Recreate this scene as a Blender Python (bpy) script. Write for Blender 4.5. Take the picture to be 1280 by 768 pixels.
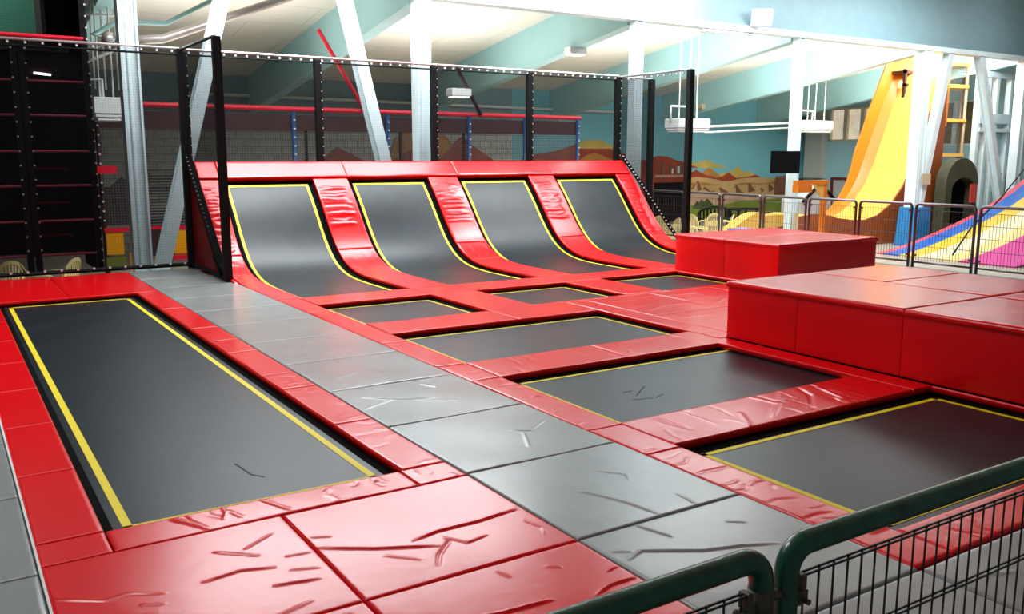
import bpy, math, random
import numpy as np
from mathutils import Vector, Matrix

for o in list(bpy.data.objects):
    bpy.data.objects.remove(o, do_unlink=True)
scene = bpy.context.scene
COL = scene.collection
rnd = random.Random(7)

# ------------------------------------------------------------------ camera
YAW, PITCH, ROLL, FPX, CAMH = 0.569488, 0.1679615, 0.00107165, 1123.695, 2.0
cam_data = bpy.data.cameras.new('camera')
cam = bpy.data.objects.new('camera', cam_data)
COL.objects.link(cam)
fw = Vector((math.sin(YAW)*math.cos(PITCH), math.cos(YAW)*math.cos(PITCH), -math.sin(PITCH)))
rt = Vector((math.cos(YAW), -math.sin(YAW), 0))
up = rt.cross(fw)
c_, s_ = math.cos(ROLL), math.sin(ROLL)
rt, up = c_*rt + s_*up, -s_*rt + c_*up
M = Matrix((rt, up, -fw)).transposed().to_4x4()
M.translation = Vector((0, 0, CAMH))
cam.matrix_world = M
cam_data.sensor_width = 36
cam_data.lens = FPX/1280*36
cam_data.clip_start = 0.05
cam_data.clip_end = 200
scene.camera = cam

# ------------------------------------------------------------------ view, world, lights
vs = scene.view_settings
vs.view_transform = 'Standard'
vs.look = 'None'
vs.gamma = 1.0
vs.exposure = 0.40
vs.use_curve_mapping = False

w = bpy.data.worlds.new('ambient_fill')  # uniform ambient fill added through the open sides of the hall
scene.world = w
w.use_nodes = True
w.node_tree.nodes['Background'].inputs[0].default_value = (0.86, 0.95, 1.0, 1)
w.node_tree.nodes['Background'].inputs[1].default_value = 0.07


def area_light(name, loc, sx, sy, power, rot=(0, 0, 0), color=(1, 1, 1)):
    l = bpy.data.lights.new(name, 'AREA')
    l.shape = 'RECTANGLE'
    l.size = sx
    l.size_y = sy
    l.energy = power
    l.color = color
    o = bpy.data.objects.new(name, l)
    o.location = loc
    o.rotation_euler = rot
    COL.objects.link(o)
    return o


# unseen area lights without fixtures; fills added for sheen, pads, ceiling and walls
LT = (0.93, 0.98, 1.0)
area_light('unseen_overhead_light', (7.0, 16.45, 6.15), 7.5, 2.2, 720, (0, 0, 0), LT)  # unseen panel, placed for the sheen on pads and ramp cap
area_light('unseen_overhead_light', (3.5, 9.5, 7.3), 5.0, 3.0, 110, (0, 0, 0), LT)  # added fill, mainly for the left red pads
area_light('unseen_overhead_light', (-0.8, 8.8, 7.4), 2.0, 2.0, 230, (0, 0, 0), LT)  # added fill to brighten the far left red pads
area_light('green_panel_fill', (0.2, 17.2, 6.2), 1.6, 0.3, 45, (math.radians(35), 0, 0), LT)  # added light aimed at the green panel, apart from the visible tube lamp
area_light('unseen_overhead_light', (14.5, 14.5, 6.6), 4.0, 2.0, 330, (math.radians(8), 0, 0), LT)  # unseen light added overhead, right of the curved wall
area_light('unseen_overhead_light', (23.0, 14.5, 6.8), 8.0, 2.0, 520, (math.radians(12), 0, 0), LT)  # unseen light added to raise the right side of the hall
area_light('girder_floodlight', (15.6, 16.6, 6.3), 0.8, 0.5, 110, (math.radians(75), 0, 0), LT)
for k, (x, p) in enumerate([(6.0, 170), (12.2, 170), (18.0, 50), (24.0, 35), (30.0, 25)]):
    area_light('girder_floodlight', (x, 15.2, 6.3), 1.6, 0.6, p, (math.radians(50), 0, 0), LT)
for k, (x, y, p) in enumerate([(6.0, 21, 120), (12.0, 22.0, 140), (18.0, 22.0, 105), (24.0, 22.5, 105), (30.0, 22.5, 120)]):
    area_light('ceiling_fill', (x, y, 3.6), 4.5, 4.0, p, (math.radians(180), 0, 0), (1.0, 0.97, 0.9))  # invisible upward panels added to brighten the ceiling
for k, (x, p) in enumerate([(18.1, 170), (24.0, 300), (30.0, 330)]):
    area_light('far_wall_fill', (x, 18.5, 5.55), 2.5, 0.4, p, (math.radians(68), 0, math.radians(-25)), LT)  # hidden behind the girder, added to brighten the far walls


# ------------------------------------------------------------------ materials
def mat(name, color, rough=0.5, metal=0.0, spec=0.5, bump=0.0, bscale=20.0, var=0.0, vscale=3.0, stretch=(1, 1, 1), coat=0.0):
    m = bpy.data.materials.new(name)
    m.use_nodes = True
    nt = m.node_tree
    b = nt.nodes['Principled BSDF']
    b.inputs['Base Color'].default_value = (*color, 1)
    b.inputs['Roughness'].default_value = rough
    b.inputs['Metallic'].default_value = metal
    b.inputs['Specular IOR Level'].default_value = spec
    b.inputs['Coat Weight'].default_value = coat
    tc = nt.nodes.new('ShaderNodeTexCoord')
    mp = nt.nodes.new('ShaderNodeMapping')
    mp.inputs['Scale'].default_value = stretch
    nt.links.new(tc.outputs['Object'], mp.inputs[0])
    if var:
        n = nt.nodes.new('ShaderNodeTexNoise')
        n.inputs['Scale'].default_value = vscale
        n.inputs['Detail'].default_value = 5
        nt.links.new(mp.outputs[0], n.inputs['Vector'])
        r = nt.nodes.new('ShaderNodeMapRange')
        r.inputs['From Min'].default_value = 0.3
        r.inputs['From Max'].default_value = 0.7
        r.inputs['To Min'].default_value = 1-var
        r.inputs['To Max'].default_value = 1+var
        nt.links.new(n.outputs['Fac'], r.inputs['Value'])
        mx = nt.nodes.new('ShaderNodeVectorMath')
        mx.operation = 'SCALE'
        mx.inputs[0].default_value = color
        nt.links.new(r.outputs[0], mx.inputs['Scale'])
        nt.links.new(mx.outputs[0], b.inputs['Base Color'])
    if bump:
        n = nt.nodes.new('ShaderNodeTexNoise')
        n.inputs['Scale'].default_value = bscale
        n.inputs['Detail'].default_value = 3
        nt.links.new(mp.outputs[0], n.inputs['Vector'])
        bp = nt.nodes.new('ShaderNodeBump')
        bp.inputs['Strength'].default_value = bump
        bp.inputs['Distance'].default_value = 0.02
        nt.links.new(n.outputs['Fac'], bp.inputs['Height'])
        nt.links.new(bp.outputs[0], b.inputs['Normal'])
    return m


def emit(name, color, s):
    m = bpy.data.materials.new(name)
    m.use_nodes = True
    b = m.node_tree.nodes['Principled BSDF']
    b.inputs['Base Color'].default_value = (*color, 1)
    b.inputs['Emission Color'].default_value = (*color, 1)
    b.inputs['Emission Strength'].default_value = s
    return m


def netmat(name, color, cell, cord, soft=None):
    """knotted net: a square grid of cords, open between them (UV in metres)"""
    m = bpy.data.materials.new(name)
    m.use_nodes = True
    nt = m.node_tree
    b = nt.nodes['Principled BSDF']
    b.inputs['Base Color'].default_value = (*color, 1)
    b.inputs['Roughness'].default_value = 0.9
    b.inputs['Specular IOR Level'].default_value = 0.1
    uv = nt.nodes.new('ShaderNodeUVMap')
    sp = nt.nodes.new('ShaderNodeSeparateXYZ')
    nt.links.new(uv.outputs[0], sp.inputs[0])
    outs = []
    for ax in ('X', 'Y'):
        md = nt.nodes.new('ShaderNodeMath')
        md.operation = 'MODULO'
        md.inputs[1].default_value = cell
        nt.links.new(sp.outputs[ax], md.inputs[0])
        lt = nt.nodes.new('ShaderNodeMath')
        lt.operation = 'LESS_THAN'
        lt.inputs[1].default_value = cord
        nt.links.new(md.outputs[0], lt.inputs[0])
        outs.append(lt)
    mx = nt.nodes.new('ShaderNodeMath')
    mx.operation = 'MAXIMUM'
    nt.links.new(outs[0].outputs[0], mx.inputs[0])
    nt.links.new(outs[1].outputs[0], mx.inputs[1])
    if soft is None:
        nt.links.new(mx.outputs[0], b.inputs['Alpha'])
    else:
        # mesh far finer than the knotted grid: even veil plus the grid of thicker cords
        r = nt.nodes.new('ShaderNodeMapRange')
        r.inputs['To Min'].default_value = soft
        r.inputs['To Max'].default_value = min(1, soft+.14)
        nt.links.new(mx.outputs[0], r.inputs['Value'])
        nt.links.new(r.outputs[0], b.inputs['Alpha'])
    return m


RED = mat('red_vinyl', (0.84, 0.002, 0.006), 0.25, bump=0.07, bscale=10, spec=0.45)
RED_SIDE = RED
GREY = mat('grey_vinyl', (0.27, 0.295, 0.29), 0.27, bump=0.06, bscale=12, spec=0.5, var=0.05)
BED = mat('trampoline_weave', (0.009, 0.016, 0.021), 0.38, bump=0.06, bscale=60, spec=0.28, var=0.35, vscale=2.2)
YEL = mat('yellow_webbing', (0.86, 0.70, 0.0), 0.6)
BLACK = mat('black_fabric', (0.003, 0.003, 0.003), 0.9, spec=0.05)
BLKPAD = mat('black_post_padding', (0.004, 0.004, 0.005), 0.6, spec=0.2)
DECK = mat('black_steel_deck', (0.012, 0.012, 0.012), 0.8)
RAILM = mat('galvanised_steel', (0.62, 0.64, 0.66), 0.3, metal=0.8)
FRAMEM = mat('dark_fence_steel', (0.16, 0.15, 0.16), 0.3, metal=0.85)
GREEN = mat('green_pipe_paint', (0.005, 0.11, 0.066), 0.27, spec=0.7, var=0.35, vscale=14, bump=0.12, bscale=30)
WIRE = mat('dark_green_wire', (0.010, 0.022, 0.017), 0.4)
WORN = mat('worn_steel', (0.14, 0.13, 0.11), 0.5, metal=0.7, var=0.4, vscale=30)
NETM = netmat('black_net', (0.004, 0.004, 0.005), 0.045, 0.006, 0.48)
NETD = netmat('dense_black_net', (0.002, 0.002, 0.002), 0.05, 0.008, 0.72)
NETG = netmat('grey_net', (0.10, 0.10, 0.10), 0.06, 0.010)
TIE = mat('white_cable_tie', (0.75, 0.75, 0.75), 0.5)
WHITE = mat('pale_steel_paint', (0.74, 0.87, 0.90), 0.42, var=0.05, vscale=4)
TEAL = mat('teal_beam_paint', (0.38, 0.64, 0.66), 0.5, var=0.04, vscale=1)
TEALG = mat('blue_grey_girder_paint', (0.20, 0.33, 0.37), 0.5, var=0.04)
PLAST = mat('white_appliance', (0.82, 0.86, 0.86), 0.4)
LAMP = emit('lamp_glass', (1.0, 1.0, 0.97), 14)
LAMPW = emit('tube_glass', (1.0, 0.98, 0.92), 3)
PIPE = mat('white_pipe_paint', (0.78, 0.80, 0.78), 0.4)
BROWNP = mat('brownish_duct', (0.42, 0.36, 0.33), 0.35, metal=0.4)
CREAM = mat('cream_plastic', (0.82, 0.66, 0.30), 0.4)
MAROON = mat('maroon_panel', (0.035, 0.004, 0.006), 0.6)
PINKRED = mat('crimson_tube_foam', (0.80, 0.004, 0.030), 0.4)
BLUEP = mat('blue_post_foam', (0.012, 0.07, 0.20), 0.45)
YPAN = mat('amber_panel', (0.85, 0.34, 0.0), 0.45)
BROWN = mat('orange_brown_plywood', (0.33, 0.075, 0.012), 0.5, var=0.18, vscale=2, stretch=(6, 6, 0.6))
ORANGE = mat('orange_slide', (0.74, 0.19, 0.010), 0.35)
YSLIDE = mat('yellow_slide', (0.88, 0.50, 0.09), 0.35)
SBLUE = mat('slide_blue', (0.02, 0.14, 0.58), 0.35)
SPINK = mat('slide_coral', (0.80, 0.10, 0.16), 0.35)
SYEL = mat('slide_yellow', (0.85, 0.58, 0.06), 0.35)
SCRM = mat('slide_cream', (0.85, 0.76, 0.52), 0.35)
SMAG = mat('slide_magenta', (0.62, 0.02, 0.26), 0.35)
BLUEWRAP = mat('blue_column_padding', (0.02, 0.20, 0.50), 0.45)
LBLUE = mat('light_blue_padding', (0.10, 0.45, 0.72), 0.45)
OLIVE = mat('dark_olive_fabric', (0.060, 0.058, 0.030), 0.7, var=0.2)
SCREEN = mat('screen_glass', (0.004, 0.004, 0.005), 0.15)
DOORW = mat('pale_door', (0.62, 0.62, 0.58), 0.5)
DRED = mat('dark_red_frame', (0.22, 0.012, 0.02), 0.5)
WOODW = mat('window_board', (0.20, 0.15, 0.07), 0.5, var=0.3, vscale=1.5)
LAV = mat('lavender_foam', (0.30, 0.26, 0.60), 0.6)
GREYH = mat('grey_playhouse', (0.42, 0.42, 0.40), 0.7)
GLOW = mat('paper_note', (0.6, 0.48, 0.32), 0.7)


# ------------------------------------------------------------------ mesh helpers
class MB:
    def __init__(s):
        s.v = []
        s.f = []
        s.mi = []
        s.uv = None

    def add(s, vs, fs, mi=0):
        n = len(s.v)
        s.v += [tuple(map(float, q)) for q in vs]
        s.f += [tuple(i+n for i in f) for f in fs]
        s.mi += [mi]*len(fs)
        return s

    def box(s, x0, x1, y0, y1, z0, z1, mi=0, bev=0.0):
        b = bev
        if b <= 0:
            vs = [(x, y, z) for z in (z0, z1) for x, y in ((x0, y0), (x1, y0), (x1, y1), (x0, y1))]
            return s.add(vs, [(3, 2, 1, 0), (4, 5, 6, 7), (0, 1, 5, 4), (1, 2, 6, 5), (2, 3, 7, 6), (3, 0, 4, 7)], mi)
        vs = []
        rings = [(b, z0), (0, z0+b), (0, z1-b), (b*.3, z1-b*.3), (b, z1)]
        for i, z in rings:
            vs += [(x0+i, y0+i, z), (x1-i, y0+i, z), (x1-i, y1-i, z), (x0+i, y1-i, z)]
        fs = [(3, 2, 1, 0)]
        for k in range(len(rings)-1):
            for j in range(4):
                a, c = k*4+j, k*4+(j+1) % 4
                fs.append((a, c, c+4, a+4))
        n = (len(rings)-1)*4
        fs.append((n, n+1, n+2, n+3))
        return s.add(vs, fs, mi)

    def bar(s, a, b, w, h=None, mi=0, upv=(0, 0, 1), roll=None):
        """rectangular bar from a to b"""
        a, b = Vector(a), Vector(b)
        d = (b-a).normalized()
        u = Vector(upv)
        if abs(d.dot(u)) > 0.98:
            u = Vector((0, 1, 0))
        x = d.cross(u).normalized()
        y = x.cross(d)
        h = h or w
        vs = []
        for p in (a, b):
            for i, j in ((-1, -1), (1, -1), (1, 1), (-1, 1)):
                vs.append(p + x*i*w/2 + y*j*h/2)
        return s.add(vs, [(3, 2, 1, 0), (4, 5, 6, 7), (0, 1, 5, 4), (1, 2, 6, 5), (2, 3, 7, 6), (3, 0, 4, 7)], mi)

    def tube(s, pts, r, n=10, mi=0, cap=True):
        pts = [Vector(p) for p in pts]
        m = len(pts)
        vs, fs = [], []
        prev = None
        for i, p in enumerate(pts):
            d = (pts[min(i+1, m-1)] - pts[max(i-1, 0)]).normalized()
            if prev is None:
                u = Vector((0, 0, 1)) if abs(d.z) < 0.9 else Vector((1, 0, 0))
                x = d.cross(u).normalized()
            else:
                x = (prev - d*prev.dot(d)).normalized()
            prev = x
            y = d.cross(x)
            rr = r[i] if isinstance(r, (list, tuple)) else r
            for k in range(n):
                a = 2*math.pi*k/n
                vs.append(p + (x*math.cos(a)+y*math.sin(a))*rr)
        for i in range(m-1):
            for k in range(n):
                a, b = i*n+k, i*n+(k+1) % n
                fs.append((a, b, b+n, a+n))
        if cap:
            fs.append(tuple(range(n))[::-1])
            fs.append(tuple((m-1)*n+k for k in range(n)))
        return s.add(vs, fs, mi)

    def prism(s, poly, fn, d0, d1, mi=0):
        """extrude a 2-D polygon; fn(u,v,d)->xyz"""
        n = len(poly)
        vs = [fn(u, v, d0) for u, v in poly] + [fn(u, v, d1) for u, v in poly]
        fs = [tuple(range(n))[::-1], tuple(range(n, 2*n))]
        for i in range(n):
            j = (i+1) % n
            fs.append((i, j, j+n, i+n))
        return s.add(vs, fs, mi)

    def build(s, name, mats, parent=None, smooth=False, label=None):
        me = bpy.data.meshes.new(name)
        me.from_pydata(s.v, [], s.f)
        if not isinstance(mats, (list, tuple)):
            mats = [mats]
        for m in mats:
            me.materials.append(m)
        if any(s.mi):
            me.polygons.foreach_set('material_index', s.mi)
        if smooth:
            me.polygons.foreach_set('use_smooth', [True]*len(me.polygons))
        sharp = smooth and name in ('jump_mat', 'spring_cover')
        if s.uv is not None:
            ul = me.uv_layers.new(name='UVMap')
            for p in me.polygons:
                for li in p.loop_indices:
                    ul.data[li].uv = s.uv[me.loops[li].vertex_index]
        me.update()
        # recalc normals outward
        import bmesh
        bm = bmesh.new()
        bm.from_mesh(me)
        bmesh.ops.recalc_face_normals(bm, faces=bm.faces)
        bm.to_mesh(me)
        bm.free()
        if sharp:
            me.set_sharp_from_angle(angle=math.radians(35))
        o = bpy.data.objects.new(name, me)
        COL.objects.link(o)
        if parent is not None:
            o.parent = parent
            o.matrix_parent_inverse = Matrix.Translation(-Vector(parent.location))
        if label:
            o['label'] = label
        return o


def tag(o, label=None, cat=None, group=None, kind=None):
    if label:
        o['label'] = label
    if cat:
        o['category'] = cat
    if group:
        o['group'] = group
    if kind:
        o['kind'] = kind
    return o


def thing(name, label, cat, loc=(0, 0, 0), group=None):
    o = bpy.data.objects.new(name, None)
    o.empty_display_size = 0.1
    o.location = loc
    COL.objects.link(o)
    return tag(o, label, cat, group)


def struct(o):
    o['kind'] = 'structure'
    return o


ORD = ['first', 'second', 'third', 'fourth', 'fifth', 'sixth', 'seventh', 'eighth', 'ninth', 'tenth', 'eleventh', 'twelfth', 'thirteenth', 'fourteenth']

# ------------------------------------------------------------------ setting
FZ = -0.95
XE, YW = 36.3, 30.0


YC = 17.85


def roof_z(y):
    return 6.3 + 0.15*(18-y)


m = MB().box(-9, XE+0.3, -4, YW+0.3, FZ-0.2, FZ)
FLOORM = mat('hall_floor_vinyl', (0.40, 0.36, 0.30), 0.5, var=0.08)
struct(m.build('floor', FLOORM))

CEILM = mat('cream_ceiling_board', (0.86, 0.82, 0.72), 0.75, var=0.03, vscale=0.7)


def ceiling_nodes(m):
    nt = m.node_tree
    b = nt.nodes['Principled BSDF']
    tc = nt.nodes.new('ShaderNodeTexCoord')
    br = nt.nodes.new('ShaderNodeTexBrick')
    br.inputs['Scale'].default_value = 1.0
    br.inputs['Brick Width'].default_value = 2.9
    br.inputs['Row Height'].default_value = 1.5
    br.inputs['Mortar Size'].default_value = 0.008
    br.inputs['Color1'].default_value = (0.86, 0.82, 0.72, 1)
    br.inputs['Color2'].default_value = (0.83, 0.79, 0.69, 1)
    br.inputs['Mortar'].default_value = (0.5, 0.47, 0.41, 1)
    nt.links.new(tc.outputs['Object'], br.inputs['Vector'])
    nt.links.new(br.outputs['Color'], b.inputs['Base Color'])


ceiling_nodes(CEILM)
m = MB()
m.prism([(YC-.1, roof_z(YC-.1)), (YW+0.3, roof_z(YW+0.3)), (YW+0.3, roof_z(YW+0.3)+.2), (YC-.1, roof_z(YC-.1)+.2)],
        lambda u, v, d: (d, u, v), -9, XE+0.3)
m.box(-9, XE+.3, -4, YC-.14, 7.7, 7.9)
struct(m.build('ceiling', CEILM))

WALLM = mat('teal_blue_wall_paint', (0.19, 0.50, 0.58), 0.6, var=0.04, vscale=0.4)
WALLR = mat('light_blue_wall_paint', (0.42, 0.70, 0.78), 0.6, var=0.04, vscale=0.4)


def brick_lower(m, c1, c2, mort, zsplit, upper):
    nt = m.node_tree
    b = nt.nodes['Principled BSDF']
    tc = nt.nodes.new('ShaderNodeTexCoord')
    mp = nt.nodes.new('ShaderNodeMapping')
    mp.inputs['Rotation'].default_value = (math.radians(90), 0, 0)
    nt.links.new(tc.outputs['Object'], mp.inputs[0])
    br = nt.nodes.new('ShaderNodeTexBrick')
    br.inputs['Scale'].default_value = 1.0
    br.inputs['Brick Width'].default_value = 0.5
    br.inputs['Row Height'].default_value = 0.25
    br.inputs['Mortar Size'].default_value = 0.02
    br.inputs['Color1'].default_value = (*c1, 1)
    br.inputs['Color2'].default_value = (*c2, 1)
    br.inputs['Mortar'].default_value = (*mort, 1)
    nt.links.new(mp.outputs[0], br.inputs['Vector'])
    nt.links.new(br.outputs['Color'], b.inputs['Base Color'])


BRICK = mat('grey_block_wall', (0.3, 0.3, 0.28), 0.8)
brick_lower(BRICK, (0.50, 0.50, 0.47), (0.58, 0.57, 0.53), (0.3, 0.3, 0.28), 0, None)
struct(MB().box(-9, 19.2, YW, YW+0.3, FZ, 2.95).build('wall_back_brick', BRICK))
struct(MB().box(-9, 19.2, YW, YW+0.3, 2.95, 5.2).build('wall_back_upper', TEALG))
struct(MB().box(19.2, XE, YW, YW+0.3, FZ, 5.2).build('wall_back', WALLM))

# right end wall with openings for windows and a door
m = MB()
wins = [(25.9, 28.6, 2.65, 4.18), (21.2, 23.4, 2.4, 4.25), (15.6, 17.2, 2.1, 4.0)]
door = (27.42, 28.34, FZ, 0.92)
ys = sorted({-4.0, YW} | {q for w_ in wins for q in w_[:2]} | set(door[:2]))
for a, b in zip(ys[:-1], ys[1:]):
    mid = (a+b)/2
    cuts = [(z0, z1) for y0, y1, z0, z1 in wins+[door] if y0 < mid < y1]
    z = FZ
    for z0, z1 in sorted(cuts):
        if z0 > z:
            m.box(XE, XE+0.3, a, b, z, z0)
        z = z1
    m.box(XE, XE+0.3, a, b, z, 7.8 if mid < YC-2 else roof_z(mid)+0.3)
struct(m.build('wall_right', WALLR))
GLASSW = mat('frosted_window_glass', (0.85, 0.74, 0.58), 0.25, var=0.35, vscale=3)
_b = GLASSW.node_tree.nodes['Principled BSDF']
_b.inputs['Emission Color'].default_value = (1.0, 0.88, 0.68, 1)
_b.inputs['Emission Strength'].default_value = 0.32
for k, (y0, y1, z0, z1) in enumerate(wins):
    t = bpy.data.objects.new('window_%d' % (k+1), None)
    t.location = (XE, (y0+y1)/2, z0)
    COL.objects.link(t)
    struct(t)
    f = MB()
    for a, b in ((y0, y0+0.09), (y1-0.09, y1)):
        f.box(XE-0.06, XE+0.1, a, b, z0, z1)
    f.box(XE-0.06, XE+0.1, y0, y1, z0, z0+0.08).box(XE-0.06, XE+0.1, y0, y1, z1-0.08, z1)
    nm = 3 if k == 0 else 2
    for i in range(1, nm):
        yy = y0+(y1-y0)*i/nm
        f.box(XE-0.08, XE+0.08, yy-0.10, yy+0.10, z0, z1)
    f.build('window_frame', mat('cream_window_frame', (0.75, 0.68, 0.55), 0.5) if k == 0 else WHITE, t)
    MB().box(XE+0.12, XE+0.14, y0, y1, z0, z1).build('window_pane', GLASSW if k != 1 else WOODW, t)
t = bpy.data.objects.new('door_1', None)
t.location = (XE, 27.9, FZ)
COL.objects.link(t)
struct(t)
MB().box(XE+0.02, XE+0.08, 27.52, 28.24, FZ, 0.84).build('door_panel', DOORW, t)
MB().box(XE-0.05, XE+0.1, 27.40, 27.52, FZ, 0.95).box(XE-0.05, XE+0.1, 28.24, 28.36, FZ, 0.95).box(XE-0.05, XE+0.1, 27.52, 28.24, 0.84, 0.95).build('door_frame', DRED, t)
# pale boxed-in pillar in the corner of the hall
struct(MB().box(XE-0.35, XE, 28.75, 29.75, 0.9, 4.6).build('trim_1', mat('pale_boxing', (0.62, 0.60, 0.56), 0.6)))

# lacquered roof beams running away from the camera, one above each column
colx = [3.2, 9.1, 15.1, 21.1, 27.0, 32.9]
YC = 17.85
for k, x in enumerate(colx):
    m = MB()
    z0, z1 = 5.22-0.152*(YC-18), roof_z(YC)+0.02
    y1_ = YW
    m.prism([(YC+.16, z0), (y1_, 5.22-0.152*(y1_-18)), (y1_, roof_z(y1_)+.02), (YC+.16, z1)], lambda u, v, d: (d, u, v), x-0.14, x+0.14)
    m.prism([(YC+.16, z0-.06), (y1_, 5.16-0.152*(y1_-18)), (y1_, 5.22-0.152*(y1_-18)), (YC+.16, z0)], lambda u, v, d: (d, u, v), x-0.17, x+0.17)
    o = m.build('trim_%d' % (k+2), TEAL)
    struct(o)
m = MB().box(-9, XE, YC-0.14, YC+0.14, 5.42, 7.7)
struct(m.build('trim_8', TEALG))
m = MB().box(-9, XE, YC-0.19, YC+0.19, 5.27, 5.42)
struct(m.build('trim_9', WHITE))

# ------------------------------------------------------------------ steel columns and braces
cn = ['far left', 'behind the quarter pipe', 'behind the right end of the quarter pipe net', 'carrying the wall screen', 'with a dark blue padded foot', 'at the right edge of the hall']
for k, x in enumerate(colx):
    t = thing('steel_column', 'white painted steel H column, the one ' + cn[k] if k else 'white painted steel H column at far left beside the dark net tower', 'column', (x, YC, FZ), 'steel columns in a row under the girder')
    m = MB()
    a = (.16, .16, .13, .125, .19, .16)[k]
    m.box(x-a, x-a+0.04, YC-a, YC+a, FZ, 5.27).box(x+a-0.04, x+a, YC-a, YC+a, FZ, 5.27)
    m.box(x-a+.04, x+a-.04, YC-a+.035, YC+a-.035, FZ, 5.27)
    m.build('shaft', WHITE, t)
    MB().box(x-0.25, x+0.25, YC-0.25, YC+0.25, FZ, FZ+0.04).build('base_plate', WHITE, t)
    MB().box(x-0.05, x-0.02, YC-a+0.01, YC-a+.05, FZ+.04, 5.2).build('cable_conduit', WHITE, t)
for (xb, xt, l) in ((3.42, 5.02, 'white slanted steel brace rising rightwards from the far left column'),
                    (8.75, 7.33, 'white slanted steel brace leaning left behind the quarter pipe'),
                    (26.75+.3, 28.35, 'white slanted steel brace rising from the blue padded column'),
                    (32.5, 30.1, 'white slanted steel brace leaning left from the rightmost column')):
    t = thing('diagonal_brace', l, 'brace', (xb, YC, FZ), 'slanted braces between the columns')
    m = MB()
    zb = -0.55
    for dy in (-0.12, 0.12):
        m.bar((xb, YC+dy, zb), (xt, YC+dy, 5.3), 0.25, 0.03, upv=(0, 1, 0))
    m.bar((xb, YC, zb), (xt, YC, 5.3), 0.03, 0.24, upv=(0, 1, 0))
    m.build('channel', WHITE, t)
    m = MB()
    m.tube([(xb-.0, YC-0.13, zb+0.18), (xb-.0, YC-0.17, zb+0.18)], 0.07, 12)
    m.build('bolt', WORN, t)
# padding round column feet
x = colx[4]
m = MB()
m.prism([(x-0.42, FZ), (x+0.40, FZ), (x+0.36, 0.32), (x-0.24, 0.32)], lambda u, v, d: (u, d, v), YC-0.42, YC+0.3)
tag(m.build('column_padding', BLUEWRAP), 'dark blue foam wrap round the foot of the column by the yellow slide', 'padding')
x = colx[3]
m = MB()
m.box(x-0.35, x+0.35, YC-0.35, YC+0.3, FZ, -0.28, bev=0.05)
tag(m.build('column_padding', LBLUE), 'light blue foam wrap round the foot of the column below the screen', 'padding')

# ------------------------------------------------------------------ trampoline deck (black substructure)
m = MB().box(-1.6, 14.95, 0.9, 16.85, FZ, -0.11)
o = m.build('deck_substructure', DECK)
tag(o, 'black raised deck carrying all pads and trampolines', 'deck')

# ------------------------------------------------------------------ profile of the quarter pipe
PROF = [(12.22, 0), (13.3, 0), (13.75, 0.005), (14.1, 0.02), (14.4, 0.055), (14.65, 0.115), (14.9, 0.22), (15.12, 0.375), (15.32, 0.57), (15.5, 0.78), (15.66, 0.98), (15.85, 1.20), (16.05, 1.415), (16.25, 1.605), (16.38, 1.725), (16.51, 1.85)]
_y = np.array([p[0] for p in PROF]); _z = np.array([p[1] for p in PROF])
_s = np.concatenate([[0], np.cumsum(np.hypot(np.diff(_y), np.diff(_z)))])
_u = np.linspace(0, _s[-1], 241)
_k = np.ones(15)/15
PY, PZ = np.interp(_u, _s, _y), np.interp(_u, _s, _z)
for _ in range(3):
    for _A in (PY, PZ):
        p_ = np.concatenate([2*_A[0]-_A[7:0:-1], _A, 2*_A[-1]-_A[-2:-9:-1]])
        _A[:] = np.convolve(p_, _k, 'valid')
PS = np.concatenate([[0], np.cumsum(np.hypot(np.diff(PY), np.diff(PZ)))])
PT = np.arctan2(np.gradient(PZ, PS), np.gradient(PY, PS))


def flat(x, s, w_):
    return np.stack([x, s, w_], -1)


def curved(x, s, w_):
    """s = arc length along the quarter pipe, w_ = height above its surface"""
    y = np.interp(s, PS, PY)
    z = np.interp(s, PS, PZ)
    t = np.interp(s, PS, PT)
    return np.stack([x, y - np.sin(t)*w_, z + np.cos(t)*w_], -1)


def s_at(y):
    return float(np.interp(y, PY, PS))


def ridge(X, Y, pts, amp, wid):
    H = np.zeros_like(X)
    best = np.full_like(X, 1e9)
    tt = np.zeros_like(X)
    L = [0]
    for i in range(len(pts)-1):
        L.append(L[-1]+math.hypot(pts[i+1][0]-pts[i][0], pts[i+1][1]-pts[i][1]))
    for i in range(len(pts)-1):
        ax, ay = pts[i]
        bx, by = pts[i+1]
        l2 = (bx-ax)**2+(by-ay)**2+1e-9
        t = np.clip(((X-ax)*(bx-ax)+(Y-ay)*(by-ay))/l2, 0, 1)
        sd = np.hypot(X-ax-t*(bx-ax), Y-ay-t*(by-ay))
        k = sd < best
        best = np.where(k, sd, best)
        tt = np.where(k, (L[i]+t*math.sqrt(l2))/L[-1], tt)
    env = np.clip(np.minimum(tt, 1-tt)*5, 0.0, 1)**0.5
    H = amp*np.exp(-(best/wid)**2)*env
    return H


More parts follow.
